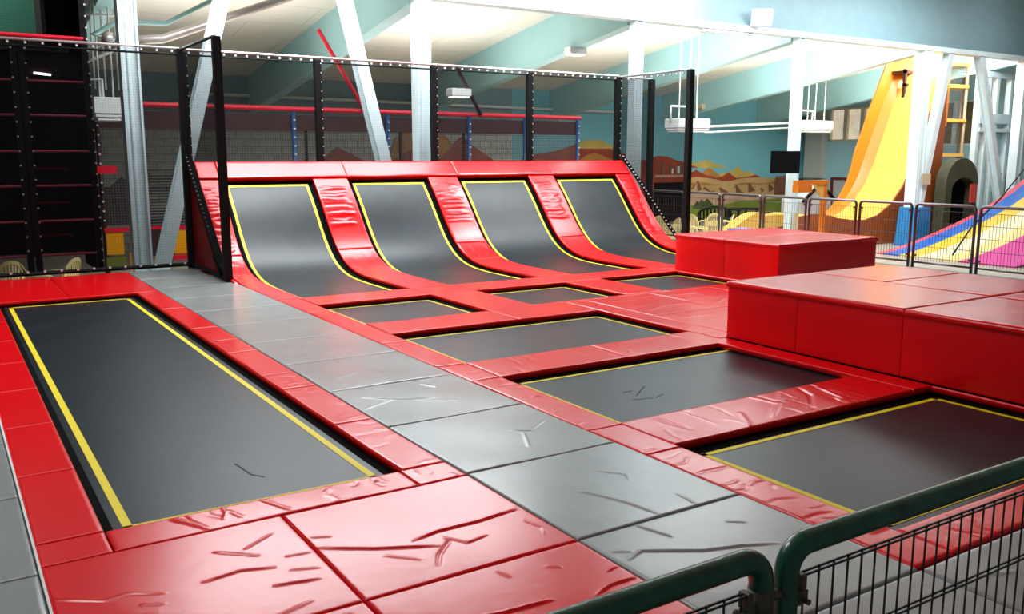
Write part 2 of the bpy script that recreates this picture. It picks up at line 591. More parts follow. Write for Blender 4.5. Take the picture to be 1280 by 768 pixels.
def pad_mesh(x0, x1, s0, s1, th=0.055, top=0.0, res=0.03, edge=0.014, ridges=(), gather=0, fn=flat, gap=0.004, seed=0, gamp=0.004, sag=0.0):
    x0 += gap
    x1 -= gap
    s0 += gap
    s1 -= gap
    e = edge

    def axis(a, b):
        n = max(2, int(round((b-a-2*e)/res)))
        inner = np.linspace(a+e, b-e, n+1)
        return np.concatenate([[a, a+e*0.12, a+e*0.45], inner, [b-e*0.45, b-e*0.12, b]])
    xs, ss = axis(x0, x1), axis(s0, s1)
    X, S = np.meshgrid(xs, ss, indexing='ij')
    d = np.minimum(np.minimum(X-x0, x1-X), np.minimum(S-s0, s1-S))
    dd = np.clip(d, 0, e)
    Z = top - e + np.sqrt(np.maximum(e*e-(e-dd)**2, 0))
    r = random.Random(seed)
    H = np.zeros_like(Z)
    # broad cushion undulation
    for _ in range(3):
        a, b, c = r.uniform(2, 6), r.uniform(2, 6), r.uniform(0, 6)
        H += 0.0010*np.sin(a*X+b*S+c)
    for (pts, amp, wid) in ridges:
        H += ridge(X, S, pts, amp, wid)
    if gather:
        long_s = (s1-s0) > (x1-x0)
        for _ in range(gather):
            if long_s:
                c = r.uniform(s0+.05, s1-.05)
                a = r.choice([x0, x1])
                l = r.uniform(0.25, 0.75)*(x1-x0)
                b = a+l if a == x0 else a-l
                H += ridge(X, S, [(a, c), ((a+b)/2, c+r.uniform(-.02, .03)), (b, c+r.uniform(-.06, .08))], r.choice([-1, 1])*gamp*r.uniform(.5, 1.2), r.uniform(.007, .015))
            else:
                c = r.uniform(x0+.05, x1-.05)
                a = r.choice([s0, s1])
                l = r.uniform(0.25, 0.75)*(s1-s0)
                b = a+l if a == s0 else a-l
                H += ridge(X, S, [(c, a), (c+r.uniform(-.02, .03), (a+b)/2), (c+r.uniform(-.06, .08), b)], r.choice([-1, 1])*gamp*r.uniform(.5, 1.2), r.uniform(.007, .015))
    Z = Z + H*np.clip(d/e, 0, 1)
    nx, ns = X.shape
    P = fn(X.ravel(), S.ravel(), Z.ravel())
    faces = []
    idx = np.arange(nx*ns).reshape(nx, ns)
    a = idx[:-1, :-1].ravel(); b = idx[1:, :-1].ravel(); c = idx[1:, 1:].ravel(); dq = idx[:-1, 1:].ravel()
    faces = np.stack([a, b, c, dq], -1).tolist()
    ring = list(idx[:, 0]) + list(idx[-1, 1:]) + list(idx[-2::-1, -1]) + list(idx[0, -2:0:-1])
    XR, SR = X.ravel()[ring], S.ravel()[ring]
    B = fn(XR, SR, np.full(len(ring), top-th))
    base = nx*ns
    n = len(ring)
    verts = np.concatenate([P, B]).tolist()
    for i in range(n):
        j = (i+1) % n
        faces.append([ring[j], ring[i], base+i, base+j])
    faces.append([base+i for i in range(n)])
    mb = MB()
    mb.v = [tuple(v) for v in verts]
    mb.f = [tuple(int(q) for q in f) for f in faces]
    mb.mi = [0]*len(faces)
    return mb


_pad_n = [0]


def pad(x0, x1, y0, y1, material, label, name='floor_pad', cat='pad', group=None, parent=None, **kw):
    _pad_n[0] += 1
    kw.setdefault('seed', _pad_n[0])
    o = pad_mesh(x0, x1, y0, y1, **kw).build(name, material, parent, smooth=True)
    if parent is None:
        tag(o, label, cat, group)
    elif label:
        o['label'] = label
    return o


# ------------------------------------------------------------------ grey walkway mats (running away from the railing)
SE = [1.22, 2.40, 3.57, 4.75, 5.93, 7.11, 8.28, 9.46, 10.64, 11.8, 13.0, 14.2, 15.4, 16.5]
GR = {
    2: [([(3.11, 4.14), (3.19, 3.98), (3.25, 3.81), (3.29, 3.59)], 0.0075, 0.0079), ([(3.59, 3.78), (3.57, 3.59)], 0.0046, 0.0086), ([(3.42, 4.35), (3.55, 4.2), (3.5, 4.1)], 0.0029, 0.0086)],
    1: [([(3.08, 3.55), (3.15, 3.33)], 0.0066, 0.0086), ([(2.77, 3.24), (2.89, 3.29), (3.17, 3.12), (3.37, 3.06), (3.57, 2.97)], 0.0104, 0.0094), ([(2.76, 3.36), (2.85, 3.31)], 0.0046, 0.0079), ([(3.53, 3.33), (3.62, 3.26)], 0.0046, 0.0079)],
    3: [([(3.42, 5.39), (3.54, 5.28), (3.8, 5.45)], 0.0066, 0.0101), ([(3.48, 5.28), (3.33, 4.98)], 0.0056, 0.0101)],
    4: [([(2.86, 6.8), (3.13, 6.55), (3.4, 6.46)], 0.0075, 0.0115), ([(2.74, 6.46), (3.05, 6.6)], 0.0056, 0.0115), ([(3.48, 6.95), (3.55, 6.77)], 0.0056, 0.0115), ([(3.2, 6.5), (3.5, 6.3)], 0.0056, 0.0115)],
    5: [([(2.88, 7.49), (3.21, 7.68)], 0.0066, 0.0130), ([(3.32, 7.92), (3.35, 7.48), (3.28, 7.14)], 0.0075, 0.0130), ([(3.5, 7.8), (3.4, 7.45)], 0.0056, 0.0130)],
    6: [([(2.95, 8.7), (3.2, 8.95)], 0.0056, 0.0130), ([(3.2, 9.1), (3.35, 8.7)], 0.0046, 0.0130)],
}
for i in range(len(SE)-1):
    extra = ''
    if i == 1:
        extra = ', one long crease across it'
    pad(2.70, 3.91 if i < 12 else 3.80, SE[i], SE[i+1], GREY, 'grey vinyl walkway mat, ' + ORD[i] + ' from the front railing' + extra,
        name='walkway_mat', cat='mat', group='grey mats of the long walkway', res=0.009 if i < 5 else 0.03, ridges=GR.get(i, ()), th=.06)
# grey mats left of the red surround, and right front below the railing
for i in range(0, 7):
    pad(-0.92, 0.27, SE[i]-0.1, SE[i+1]-0.1, GREY, 'grey vinyl mat at the left edge of the photo, ' + ORD[i] + ' from the railing', name='walkway_mat', cat='mat',
        group='grey mats at the left edge', res=0.03, th=.06)
for i in range(7, 13):
    pad(-0.92, 0.27, SE[i]-0.1, min(SE[i+1]-0.1, 16.5), GREY, 'grey vinyl mat left of the long trampoline, ' + ORD[i] + ' from the railing', name='walkway_mat', cat='mat',
        group='grey mats at the left edge', res=0.08, th=.06)
MB().box(0.271, 0.283, 1.2, 13.9, -0.05, 0.004).build('white_edge_strip', mat('white_strip', (0.8, 0.8, 0.78), 0.5))
tag(bpy.data.objects['white_edge_strip'], 'thin white strip between the grey mats and the left red pads', 'edging')
for i, (a, b) in enumerate(((3.91, 5.0), (5.0, 6.2), (6.2, 7.4))):
    pad(a, b, 1.22, 2.40, GREY, 'grey vinyl mat behind the railing mesh at lower right, ' + ORD[i] + ' right of the walkway', name='walkway_mat', cat='mat', group='grey mats behind the railing mesh', res=0.014,
        ridges=[([(4.0, 1.7), (4.25, 1.8), (4.45, 1.95), (4.55, 2.1)], 0.0094, 0.0115), ([(4.1, 2.2), (4.3, 2.12)], 0.0066, 0.0086)] if i == 0 else
        [([(5.2, 1.9), (5.5, 2.1), (5.8, 2.05)], 0.0084, 0.0101)], th=.06)

# ------------------------------------------------------------------ big red mats in the foreground
pad(0.28, 1.49, 3.565, 4.73, RED, 'large red mat in front of the long trampoline, left one with short creases', name='floor_mat', cat='mat', group='large red foreground mats', res=.0075,
    ridges=[([(0.91, 4.14), (1.1, 4.17), (1.26, 4.11)], 0.0094, 0.0086), ([(1.04, 4.45), (1.23, 4.28)], 0.0084, 0.0086), ([(1.18, 3.93), (1.4, 3.88)], 0.0094, 0.0086), ([(1.18, 4.39), (1.37, 4.51)], 0.0066, 0.0079),
            ([(0.29, 4.33), (0.49, 4.19), (0.6, 4.21), (0.75, 4.12)], 0.0066, 0.0101), ([(.9, 3.7), (1.1, 3.64), (1.3, 3.7)], 0.0056, 0.0101), ([(1.33, 4.2), (1.46, 4.18)], 0.0056, 0.0072), ([(1.3, 4.05), (1.44, 3.99)], 0.0046, 0.0072), ([(.62, 4.07), (.72, 4.02)], 0.0056, 0.0086)])
pad(1.49, 2.70, 3.565, 4.73, RED, 'large red mat before the long trampoline, right one with long creases', name='floor_mat', cat='mat', group='large red foreground mats', res=.0075,
    ridges=[([(1.95, 4.02), (2.13, 4.06), (2.38, 4.06), (2.66, 4.1)], 0.0121, 0.0094), ([(1.5, 4.21), (1.75, 4.04), (2.05, 3.89)], 0.0121, 0.0094), ([(1.93, 3.68), (2.0, 3.8), (2.13, 3.93)], -0.0075, 0.0115),
            ([(2.11, 3.98), (2.19, 3.85), (2.33, 3.88)], 0.0066, 0.0086), ([(2.6, 3.95), (2.63, 3.8), (2.6, 3.72)], 0.0056, 0.0086), ([(1.52, 4.35), (1.62, 4.3)], 0.0056, 0.0072), ([(1.75, 3.95), (1.9, 3.8)], 0.0037, 0.0086)])
pad(0.28, 1.49, 2.39, 3.565, RED, 'large red mat at the bottom edge, left of its neighbour by the railing', name='floor_mat', cat='mat', group='large red foreground mats', res=.0075,
    ridges=[([(1.0, 3.5), (1.2, 3.45), (1.4, 3.5)], 0.0075, 0.0101), ([(1.1, 3.3), (1.3, 3.35)], 0.0056, 0.0101)])
pad(1.49, 2.70, 2.39, 3.565, RED, 'large red mat next to the railing corner with a pale curved crease', name='floor_mat', cat='mat', group='large red foreground mats', res=.0075,
    ridges=[([(1.80, 3.16), (1.96, 3.13), (2.09, 3.12), (2.22, 3.11)], 0.0121, 0.0094), ([(2.41, 3.04), (2.52, 3.08), (2.68, 3.08)], 0.0112, 0.0086), ([(2.38, 3.41), (2.44, 3.35)], 0.0056, 0.0086), ([(2.15, 3.5), (2.17, 3.4)], 0.0056, 0.0072), ([(2.6, 3.2), (2.68, 3.22)], 0.0066, 0.0072)])
pad(0.28, 2.70, 1.2, 2.39, RED, 'red mat seen below the left green railing pipe', name='floor_mat', cat='mat', res=.03)

# ------------------------------------------------------------------ surround of the long left trampoline
pad(0.28, 0.62, 4.73, 5.03, RED, 'small red corner pad at the near left corner of the long trampoline', res=.015)
pad(0.62, 2.36, 4.73, 5.03, RED, 'red pad along the near end of the long trampoline, gathered in folds', res=.012, gather=9, gamp=.007,
    ridges=[([(.95, 5.0), (1.03, 4.88), (1.1, 4.75)], .010, .010), ([(1.45, 5.02), (1.5, 4.9), (1.56, 4.76)], .010, .010), ([(1.25, 4.95), (1.3, 4.8)], .007, .009)])
pad(2.36, 2.70, 4.73, 5.03, RED, 'small red corner pad at the near right corner of the long trampoline', res=.012, gather=3)
ly = [5.03, 6.2, 7.4, 8.6, 9.8, 11.0, 12.3, 13.95]
for i in range(7):
    pad(0.28, 0.62, ly[i], ly[i+1], RED, 'red pad on the left side of the long trampoline, ' + ORD[i] + ' from its near end', res=.02, group='red pads left of the long trampoline', gather=2, gamp=.002)
ry = [5.03, 6.2, 7.40, 7.98, 9.1, 9.8, 10.64, 12.22, 13.95]
for i in range(8):
    pad(2.38, 2.70, ry[i], ry[i+1], RED, 'red pad between long trampoline and grey walkway, ' + ORD[i] + ' from its near end', res=.016, group='red pads right of the long trampoline', gather=7 if i < 3 else 3, gamp=.003)
pad(0.28, 1.5, 13.95, 16.5, RED, 'left of two red mats at the far end of the long trampoline, by the tower', name='floor_mat', cat='mat', res=.05)
pad(1.5, 2.70, 13.95, 16.5, RED, 'right of two red mats at the far end of the long trampoline', name='floor_mat', cat='mat', res=.05)


# ------------------------------------------------------------------ trampoline beds
def trampoline(label, x0, x1, y0, y1, fn=flat, inset=0.10, z=-0.065, sw=0.035, nseg=1, group=None):
    t = thing('trampoline_bed', label, 'trampoline', ((x0+x1)/2, float(fn(np.array([0.]), np.array([y0]), np.array([0.]))[0][1]), 0), group)

    def sheet(a, b, c, d, z0, z1, n=1):
        m = MB()
        ssx = np.linspace(c, d, n+1)
        rows = []
        for s in ssx:
            for xx, zz in ((a, z0), (b, z0), (b, z1), (a, z1)):
                rows.append(fn(np.array([xx]), np.array([s]), np.array([zz]))[0])
        fs = [(0, 1, 2, 3), tuple(4*n+k for k in (3, 2, 1, 0))]
        for i in range(n):
            for k in range(4):
                q, w2 = 4*i+k, 4*i+(k+1) % 4
                fs.append((q, w2, w2+4, q+4))
        m.add(rows, fs)
        return m
    g = 0.03
    cw = 0.06 if y1-y0 > 8 else inset-.012
    m = sheet(x0+g, x1-g, y0+g, y1-g, z-0.006, z, nseg)
    m.build('jump_mat', BED, t, smooth=nseg > 1)
    i0, i1, j0, j1 = x0+inset, x1-inset, y0+inset, y1-inset
    m = MB()
    for (a, b, c, d, n) in ((i0, i0+sw, j0, j1, nseg), (i1-sw, i1, j0, j1, nseg), (i0, i1, j0, j0+sw, 1), (i0, i1, j1-sw, j1, 1)):
        q = sheet(a, b, c, d, z, z+0.003, n)
        m.add(q.v, q.f)
    m.build('yellow_border_webbing', YEL, t)
    m = MB()
    for (a, b, c, d, n) in ((x0-.05, x0+cw, y0, y1, nseg), (x1-cw, x1+.05, y0, y1, nseg), (x0, x1, y0-.03, y0+.05, 1), (x0, x1, y1-cw, y1+.03, 1)):
        q = sheet(a, b, c, d, z-.004, z+0.0015, n)
        m.add(q.v, q.f)
    m.build('spring_cover', BLACK, t)
    return t


trampoline('long black trampoline bed with yellow border at the left', 0.62, 2.38, 5.03, 13.95, inset=0.11, sw=.05)
trampoline('square trampoline bed nearest the railing at right, beside the big red block', 4.23, 7.24, 2.76, 4.48, inset=.12, sw=.045)
trampoline('trampoline bed second from the front right, with scuff marks', 4.23, 7.20, 5.10, 6.79, sw=.04)
trampoline('wide trampoline bed third from the front, left of the red platform mats', 4.23, 7.20, 7.45, 9.14)
trampoline('small trampoline bed at the foot of the first wall bed', 4.23, 5.97, 9.87, 11.50)
trampoline('small trampoline bed at the foot of the second wall bed', 6.72, 8.37, 9.98, 11.50)
trampoline('small trampoline bed beside the far red block', 9.10, 10.86, 10.0, 11.58)

# ------------------------------------------------------------------ red strip along the right of the walkway
sy = [2.42, 2.86, 4.42, 5.06, 6.78, 7.43, 8.7, 9.83, 11.0, 12.18]
for i in range(len(sy)-1):
    pad(3.91, 4.23, sy[i], sy[i+1], RED, 'narrow red pad right of the grey walkway, ' + ORD[i] + ' from the railing', res=.014 if i < 4 else .03,
        group='narrow red pads right of the walkway', gather=[1, 14, 1, 12, 1, 6, 4, 3, 2][i], gamp=.006 if i < 4 else .004)
# beams between the beds (raised pads)
xs_ = [4.23, 5.2, 6.2, 7.28]
pad(4.23, 5.7, 2.42, 2.76, RED, 'red pad along the near side of the front right trampoline, left piece', res=.014, gather=7)
pad(5.7, 7.28, 2.42, 2.76, RED, 'red pad along the near side of the front right trampoline, right piece', res=.02, gather=4)
pad(4.23, 7.0, 4.48, 5.10, RED, 'wide red dividing pad between the two front right trampolines, creased', res=.016, gather=26, gamp=.006,
    ridges=[([(5.3, 4.55), (5.8, 4.9), (6.0, 5.08)], .008, .02), ([(5.7, 4.5), (6.1, 4.85), (6.2, 5.08)], -.008, .02), ([(6.2, 4.5), (6.3, 4.8), (6.4, 5.08)], .008, .02), ([(5.0, 4.5), (5.2, 4.8)], .006, .02)])
pad(7.0, 7.28, 4.48, 6.98, RED, 'red pad at the foot of the big red block, beside the second trampoline', res=.03)
pad(7.24, 7.28, 2.76, 4.48, RED, 'thin red pad at the foot of the big red block, beside the front trampoline', res=.03)
pad(4.23, 5.75, 6.79, 7.45, RED, 'red dividing pad beyond the scuffed trampoline, left half', res=.02, gather=10, gamp=.004)
pad(5.75, 7.20, 6.79, 7.45, RED, 'red dividing pad beyond the scuffed trampoline, right half', res=.02, gather=10, gamp=.004)
pad(4.23, 5.97, 9.14, 9.87, RED, 'red dividing pad between the wide trampoline and the small ones, left piece', res=.03, gather=3)
pad(5.97, 7.20, 9.14, 9.87, RED, 'red dividing pad between the wide trampoline and the small ones, right piece', res=.03, gather=2)
pad(5.97, 6.72, 9.87, 11.50, RED, 'red pad between the first and second small trampolines', res=.03)
pad(8.37, 9.10, 9.98, 11.50, RED, 'red pad between the second and third small trampolines', res=.03)
pad(6.72, 9.10, 9.87, 9.98, RED, 'thin red pad along the near side of the second small trampoline', res=.03)
pad(9.10, 10.86, 9.87, 10.0, RED, 'thin red pad along the near side of the third small trampoline', res=.03)
for i, (a, b) in enumerate(((4.23, 5.97), (5.97, 6.72), (6.72, 8.37), (8.37, 9.10), (9.10, 10.86))):
    pad(a, b, 11.50 if i < 4 else 11.58, 12.20, RED, 'red pad along the foot of the curved wall, ' + ORD[i] + ' from the left', res=.03, group='red pads along the foot of the quarter pipe')
# platform mats right of the wide trampoline
pad(7.20, 7.53, 6.98, 9.87, RED, 'narrow red pad along the right side of the wide trampoline', res=.02, gather=12, gamp=.004)
pg = 'red platform mats between the blocks'
pn = ['nearest the big block on the left', 'nearest the big block on the right', 'behind the nearest left one', 'behind the nearest right one']
for i, (a, b, c, d) in enumerate(((7.53, 8.72, 6.98, 8.45), (8.72, 9.9, 6.98, 8.45), (7.53, 8.72, 8.45, 9.87), (8.72, 9.9, 8.45, 9.87))):
    pad(a, b, c, d, RED, 'red platform mat with light creases, ' + pn[i], name='floor_mat', cat='mat', group=pg, res=.02, gather=8, gamp=.005,
        ridges=[([(a+.2, c+.3), (a+.6, c+.5), (b-.1, c+.45)], .006, .02), ([(a+.1, d-.3), (a+.7, d-.35)], .006, .02)])
pad(9.9, 10.86, 6.98, 9.87, RED, 'red platform mat in front of the far block', name='floor_mat', cat='mat', res=.05)
pad(10.86, 14.75, 9.2, 12.2, RED, 'red mat under the far red block', name='floor_mat', cat='mat', res=.2)
pad(10.86, 13.6, 12.2, 12.22, RED, 'thin red strip at the right foot of the quarter pipe', name='floor_pad', cat='pad', res=.2) if False else None
pad(10.2, 14.75, 1.2, 6.98, GREY, 'grey mat strip along the back fence, near part', name='walkway_mat', cat='mat', res=.2)
pad(10.86, 14.75, 6.98, 9.2, GREY, 'grey mat strip along the back fence, between the blocks', name='walkway_mat', cat='mat', res=.2)
pad(13.7, 14.75, 12.2, 16.5, GREY, 'grey mat strip along the back fence, beside the quarter pipe', name='walkway_mat', cat='mat', res=.2)

# ------------------------------------------------------------------ quarter pipe
S_END = PS[-1]
sj1, sj2, scap = s_at(14.45), s_at(15.05), s_at(16.22)
strips = [(3.91, 4.27), (5.97, 6.66), (8.37, 9.04), (10.78, 11.44), (13.18, 13.60)]
sn = ['at the left end', 'between first and second wall beds', 'between second and third wall beds', 'between third and fourth wall beds', 'at the right end']
for i, (a, b) in enumerate(strips):
    g = 3 if b-a < .5 else 5
    a0, b0 = (a, b)
    pad(a0, b0, 0.0, sj1, RED, 'flat red pad at the bottom of the curved wall, ' + sn[i], name='ramp_pad', group='lowest red pads of the quarter pipe', fn=curved, res=.05, th=.06)
    pad(a0, b0, sj1, sj2, RED, 'short curved red pad in the bend of the wall, ' + sn[i], name='ramp_pad', group='short bent red pads of the quarter pipe', fn=curved, res=.03, th=.06, gather=6, gamp=.012)
    rr = []
    r2 = random.Random(40+i)
    for q in range(19):
        sc = sj2+0.12+(scap-sj2-0.3)*(q+r2.uniform(-.25, .25))/19*1.0
        if q < 6 and i in (1, 2, 3):
            continue
        rr.append(([(a+.03, sc+r2.uniform(-.03, .03)), ((a+b)/2, sc+r2.uniform(-.04, .04)), (b-.06-r2.uniform(0, .2)*(b-a), sc+r2.uniform(-.04, .04))], r2.uniform(.008, .016), r2.uniform(.022, .034)))
    pad(a0, b0, sj2, scap, RED, 'long steep red pad with horizontal folds, ' + sn[i], name='ramp_pad', group='long steep red pads of the quarter pipe', fn=curved, res=.022, th=.06, ridges=rr)
capx = [3.91, 4.27, 6.66, 9.04, 11.44, 13.60]
for i in range(5):
    pad(capx[i], capx[i+1], scap-.02, S_END, RED, 'red pad capping the top edge of the curved wall, ' + ORD[i] + ' from the left', name='ramp_pad', group='red cap pads along the top of the quarter pipe', fn=curved, res=.05, th=.10, top=.035)
beds = [(4.27, 5.97), (6.66, 8.37), (9.04, 10.78), (11.44, 13.18)]
bl = ['leftmost wall trampoline bed curving up', 'second wall trampoline bed from the left', 'third wall trampoline bed from the left', 'rightmost wall trampoline bed, next to the far block']
for (a, b), l in zip(beds, bl):
    trampoline(l, a, b, 0.0, scap, fn=curved, inset=0.10, nseg=60, sw=.045, z=-.075, group=None)
# red side wedges and back frame
for (a, b, l) in ((3.86, 3.905, 'red triangular side panel of the quarter pipe at the left'), (13.605, 13.65, 'red triangular side panel of the quarter pipe at the right')):
    poly = [(float(y), float(z)-0.01) for y, z in list(zip(PY, PZ))[::5] if y > 14.0]
    poly = [(14.0, -.05)] + poly + [(16.6, 1.8), (16.6, -0.05)]
    m = MB().prism(poly, lambda u, v, d: (d, u, v), a, b)
    tag(m.build('side_panel_pad', RED), l, 'pad')
t = thing('quarter_pipe_frame', 'black steel frame carrying the curved trampoline wall', 'frame', (8.7, 16.4, 0))
m = MB()
for x in [3.95] + [(a+b)/2 for a, b in strips[1:4]] + [13.55]:
    for q in range(5, len(PROF)-1):
        (y0, z0), (y1, z1) = PROF[q], PROF[q+1]
        m.bar((x, y0+.10, z0-.12), (x, y1+.10, z1-.12), .05)
    m.bar((x, 16.55, -.1), (x, 16.55, 1.70), .06)
m.bar((3.95, 16.55, 1.66), (13.55, 16.55, 1.66), .06)
m.build('curved_rib', DECK, t)
m = MB().box(3.95, 13.55, 16.58, 16.60, -.1, 1.78)
m.build('back_board', BLACK, t)


# ------------------------------------------------------------------ red foam blocks
def side_seam_block(name, label, x0, x1, y0, y1, h, xsplit, ysplit, front_y, topsplits):
    t = thing(name, label, 'foam block', ((x0+x1)/2, (y0+y1)/2, 0))
    # left face cushions (facing -X)
    ys2 = [y0]+ysplit+[y1]
    for a, b in zip(ys2[:-1], ys2[1:]):
        o = pad_mesh(a, b, 0.0, h-0.05, th=.05, top=.0, res=.15, edge=.01, gap=.001, fn=lambda u, v, q, X=x0: np.stack([X-q*1.0, u, v], -1)).build('side_cushion', RED, t, smooth=True)
    for a, b in zip([x0]+xsplit, xsplit+[x1]):
        pad_mesh(a, b, 0.0, h-0.05, th=.05, top=.0, res=.15, edge=.01, gap=.001, fn=lambda u, v, q, Y=y0: np.stack([u, Y-q, v], -1)).build('side_cushion', RED, t, smooth=True)
        pad_mesh(a, b, 0.0, h-0.05, th=.05, top=.0, res=.15, edge=.01, gap=.001, fn=lambda u, v, q, Y=y1: np.stack([u, Y+q, v], -1)).build('side_cushion', RED, t, smooth=True)
    pad_mesh(y0, y1, 0.0, h-0.05, th=.05, top=.0, res=.15, edge=.01, gap=.001, fn=lambda u, v, q, X=x1: np.stack([X+q, u, v], -1)).build('side_cushion', RED, t, smooth=True)
    for k, (a, b, c, d) in enumerate(topsplits):
        pad_mesh(a, b, c, d, th=.06, top=h, res=.03, edge=.03, gap=.003, gather=3, gamp=.004, seed=90+k).build('top_cushion', RED, t, smooth=True)
    MB().box(x0+.04, x1-.04, y0+.04, y1-.04, 0, h-.06).build('foam_core', RED, t)
    return t


side_seam_block('foam_block', 'big dark-fronted red foam block at the right, nearest the camera', 7.30, 10.15, 1.3, 6.98, 0.63, [8.7], [2.5, 3.65, 4.83, 6.02], 1.3,
                [(7.28, 8.70, 1.28, 2.45), (7.28, 8.70, 2.45, 3.63), (7.28, 8.70, 3.63, 4.82), (7.28, 8.70, 4.82, 7.0),
                 (8.70, 10.17, 1.28, 2.45), (8.70, 10.17, 2.45, 3.63), (8.70, 10.17, 3.63, 4.82), (8.70, 10.17, 4.82, 6.02), (8.70, 10.17, 6.02, 7.0)])
side_seam_block('foam_block', 'smaller red foam block in the middle distance beside the curved wall', 10.92, 13.33, 9.42, 11.72, 0.64, [], [10.55], 9.42,
                [(10.9, 13.35, 9.40, 10.55), (10.9, 13.35, 10.55, 11.74)])


# ------------------------------------------------------------------ net walls
def net_sheet(p0, p1, z0, z1, parent, material, name='net', zb0=None, zb1=None):
    """upright net from p0 to p1; optional different lower ends"""
    p0, p1 = Vector(p0), Vector(p1)
    L = (p1-p0).length
    za = z0 if zb0 is None else zb0
    zb = z0 if zb1 is None else zb1
    m = MB()
    m.add([(p0.x, p0.y, za), (p1.x, p1.y, zb), (p1.x, p1.y, z1), (p0.x, p0.y, z1)], [(0, 1, 2, 3)])
    m.uv = [(20, 20+za), (20+L, 20+zb), (20+L, 20+z1), (20, 20+z1)]
    return m.build(name, material, parent)


def ties(a, b, step, size, parent, off=(0, 0, 0)):
    a, b = Vector(a)+Vector(off), Vector(b)+Vector(off)
    n = int((b-a).length/step)
    m = MB()
    for i in range(n):
        p = a.lerp(b, (i+.5)/n)
        m.box(p.x-size, p.x+size, p.y-size, p.y+size, p.z-size, p.z+size)
    o = m.build('cable_tie', TIE, parent)
    o['kind'] = 'stuff'
    return o


def post(x, y, z0, z1, parent, w_=.12):
    m = MB().box(x-w_/2, x+w_/2, y-w_/2, y+w_/2, z0, z1, bev=.02)
    return m.build('padded_post', BLKPAD, parent)


ZT = 3.78
# long back net
t = thing('net_wall', 'long black net wall on posts along the top of the curved wall', 'net', (8.7, 16.72, 0))
bx = [3.88, 6.33, 8.80, 11.15, 13.62]
for i, x in enumerate(bx):
    pp = post(x, 16.72, 0, ZT, t)
    ties((x+.05, 16.655, 1.9), (x+.05, 16.655, ZT), .16, .008, pp)
for a, b in zip(bx[:-1], bx[1:]):
    net_sheet((a, 16.74), (b, 16.74), 1.75, ZT, t, NETM)
MB().tube([(3.88, 16.70, ZT+.02), (13.62, 16.70, ZT+.02)], .024, 8).build('top_rail', RAILM, t)
MB().tube([(3.88, 16.70, ZT-.07), (13.62, 16.70, ZT-.07)], .016, 8).build('net_cord', BLKPAD, t)
ties((3.88, 16.70, ZT-.03), (13.62, 16.70, ZT-.03), .20, .016, t)
# left front net beside the tower
t = thing('net_wall', 'black net wall along the far end of the red mats at the left', 'net', (1.2, 16.62, 0))
for x in (-1.4, 1.15, 3.8):
    if x != 1.15:
        post(x, 16.62, -.05, ZT+.03, t, .10)
for a, b in ((-1.4, 1.15), (1.15, 3.8)):
    net_sheet((a, 16.64), (b, 16.64), 0.03, ZT, t, NETM)
MB().tube([(-1.4, 16.60, ZT+.02), (3.8, 16.60, ZT+.02)], .022, 8).build('top_rail', RAILM, t)
MB().tube([(-1.4, 16.60, ZT-.08), (3.8, 16.60, ZT-.08)], .018, 8).build('net_cord', BLKPAD, t)
MB().tube([(-1.4, 16.58, .06), (3.8, 16.58, .06)], .035, 8).build('bottom_rail', BLKPAD, t)
ties((-1.4, 16.58, ZT-.03), (3.8, 16.58, ZT-.03), .24, .016, t)
ties((-1.4, 16.54, .09), (3.8, 16.54, .09), .24, .016, t)
# left return net
t = thing('net_wall', 'black net panel at the left end of the curved wall with slanted edge', 'net', (3.84, 15.4, 0))
post(3.84, 14.37, 0, ZT, t, .12)
net_sheet((3.83, 14.42), (3.83, 16.6), 0.05, ZT, t, NETM)
MB().tube([(3.83, 14.37, ZT), (3.83, 16.62, ZT)], .022, 8).build('top_rail', BLKPAD, t)
MB().tube([(3.83, 14.37, .05), (3.83, 16.62, .05)], .03, 8).build('bottom_rail', BLKPAD, t)
m = MB()
m.bar((3.82, 14.55, .10), (3.82, 16.5, 1.95), .05, .13, upv=(1, 0, 0))
m.bar((3.82, 14.45, .15), (3.82, 15.0, .35), .05, .10, upv=(1, 0, 0))
m.build('slanted_edge_strap', BLACK, t)
ties((3.79, 14.8, .35), (3.79, 16.5, 1.98), .10, .010, t)
ties((3.83, 14.5, ZT+.02), (3.83, 16.5, ZT+.02), .14, .014, t)
# right return net
t = thing('net_wall', 'black net panel at the right end of the curved wall', 'net', (13.66, 15.4, 0))
post(13.66, 14.37, -.05, ZT, t, .12)
net_sheet((13.67, 14.42), (13.67, 16.7), 0.05, ZT, t, NETM)
MB().tube([(13.67, 14.37, ZT), (13.67, 16.7, ZT)], .024, 8).build('top_rail', RAILM, t)
m = MB()
m.bar((13.64, 14.5, .12), (13.64, 16.5, 1.95), .05, .06, upv=(1, 0, 0))
m.build('slanted_edge_strap', BLACK, t)
ties((13.61, 14.6, .25), (13.61, 16.5, 2.0), .10, .012, t)
ties((13.67, 14.5, ZT-.06), (13.67, 16.5, ZT-.06), .20, .016, t)
# short extension behind
t = thing('net_wall', 'short black net panel right of the curved wall ending in a slim post', 'net', (14.2, 16.74, 0))
net_sheet((13.7, 16.76), (14.68, 16.76), 0.05, ZT, t, NETM)
post(14.68, 16.76, -.05, ZT, t, .12)
MB().tube([(13.7, 16.76, ZT), (14.68, 16.76, ZT)], .02, 8).build('top_rail', RAILM, t)

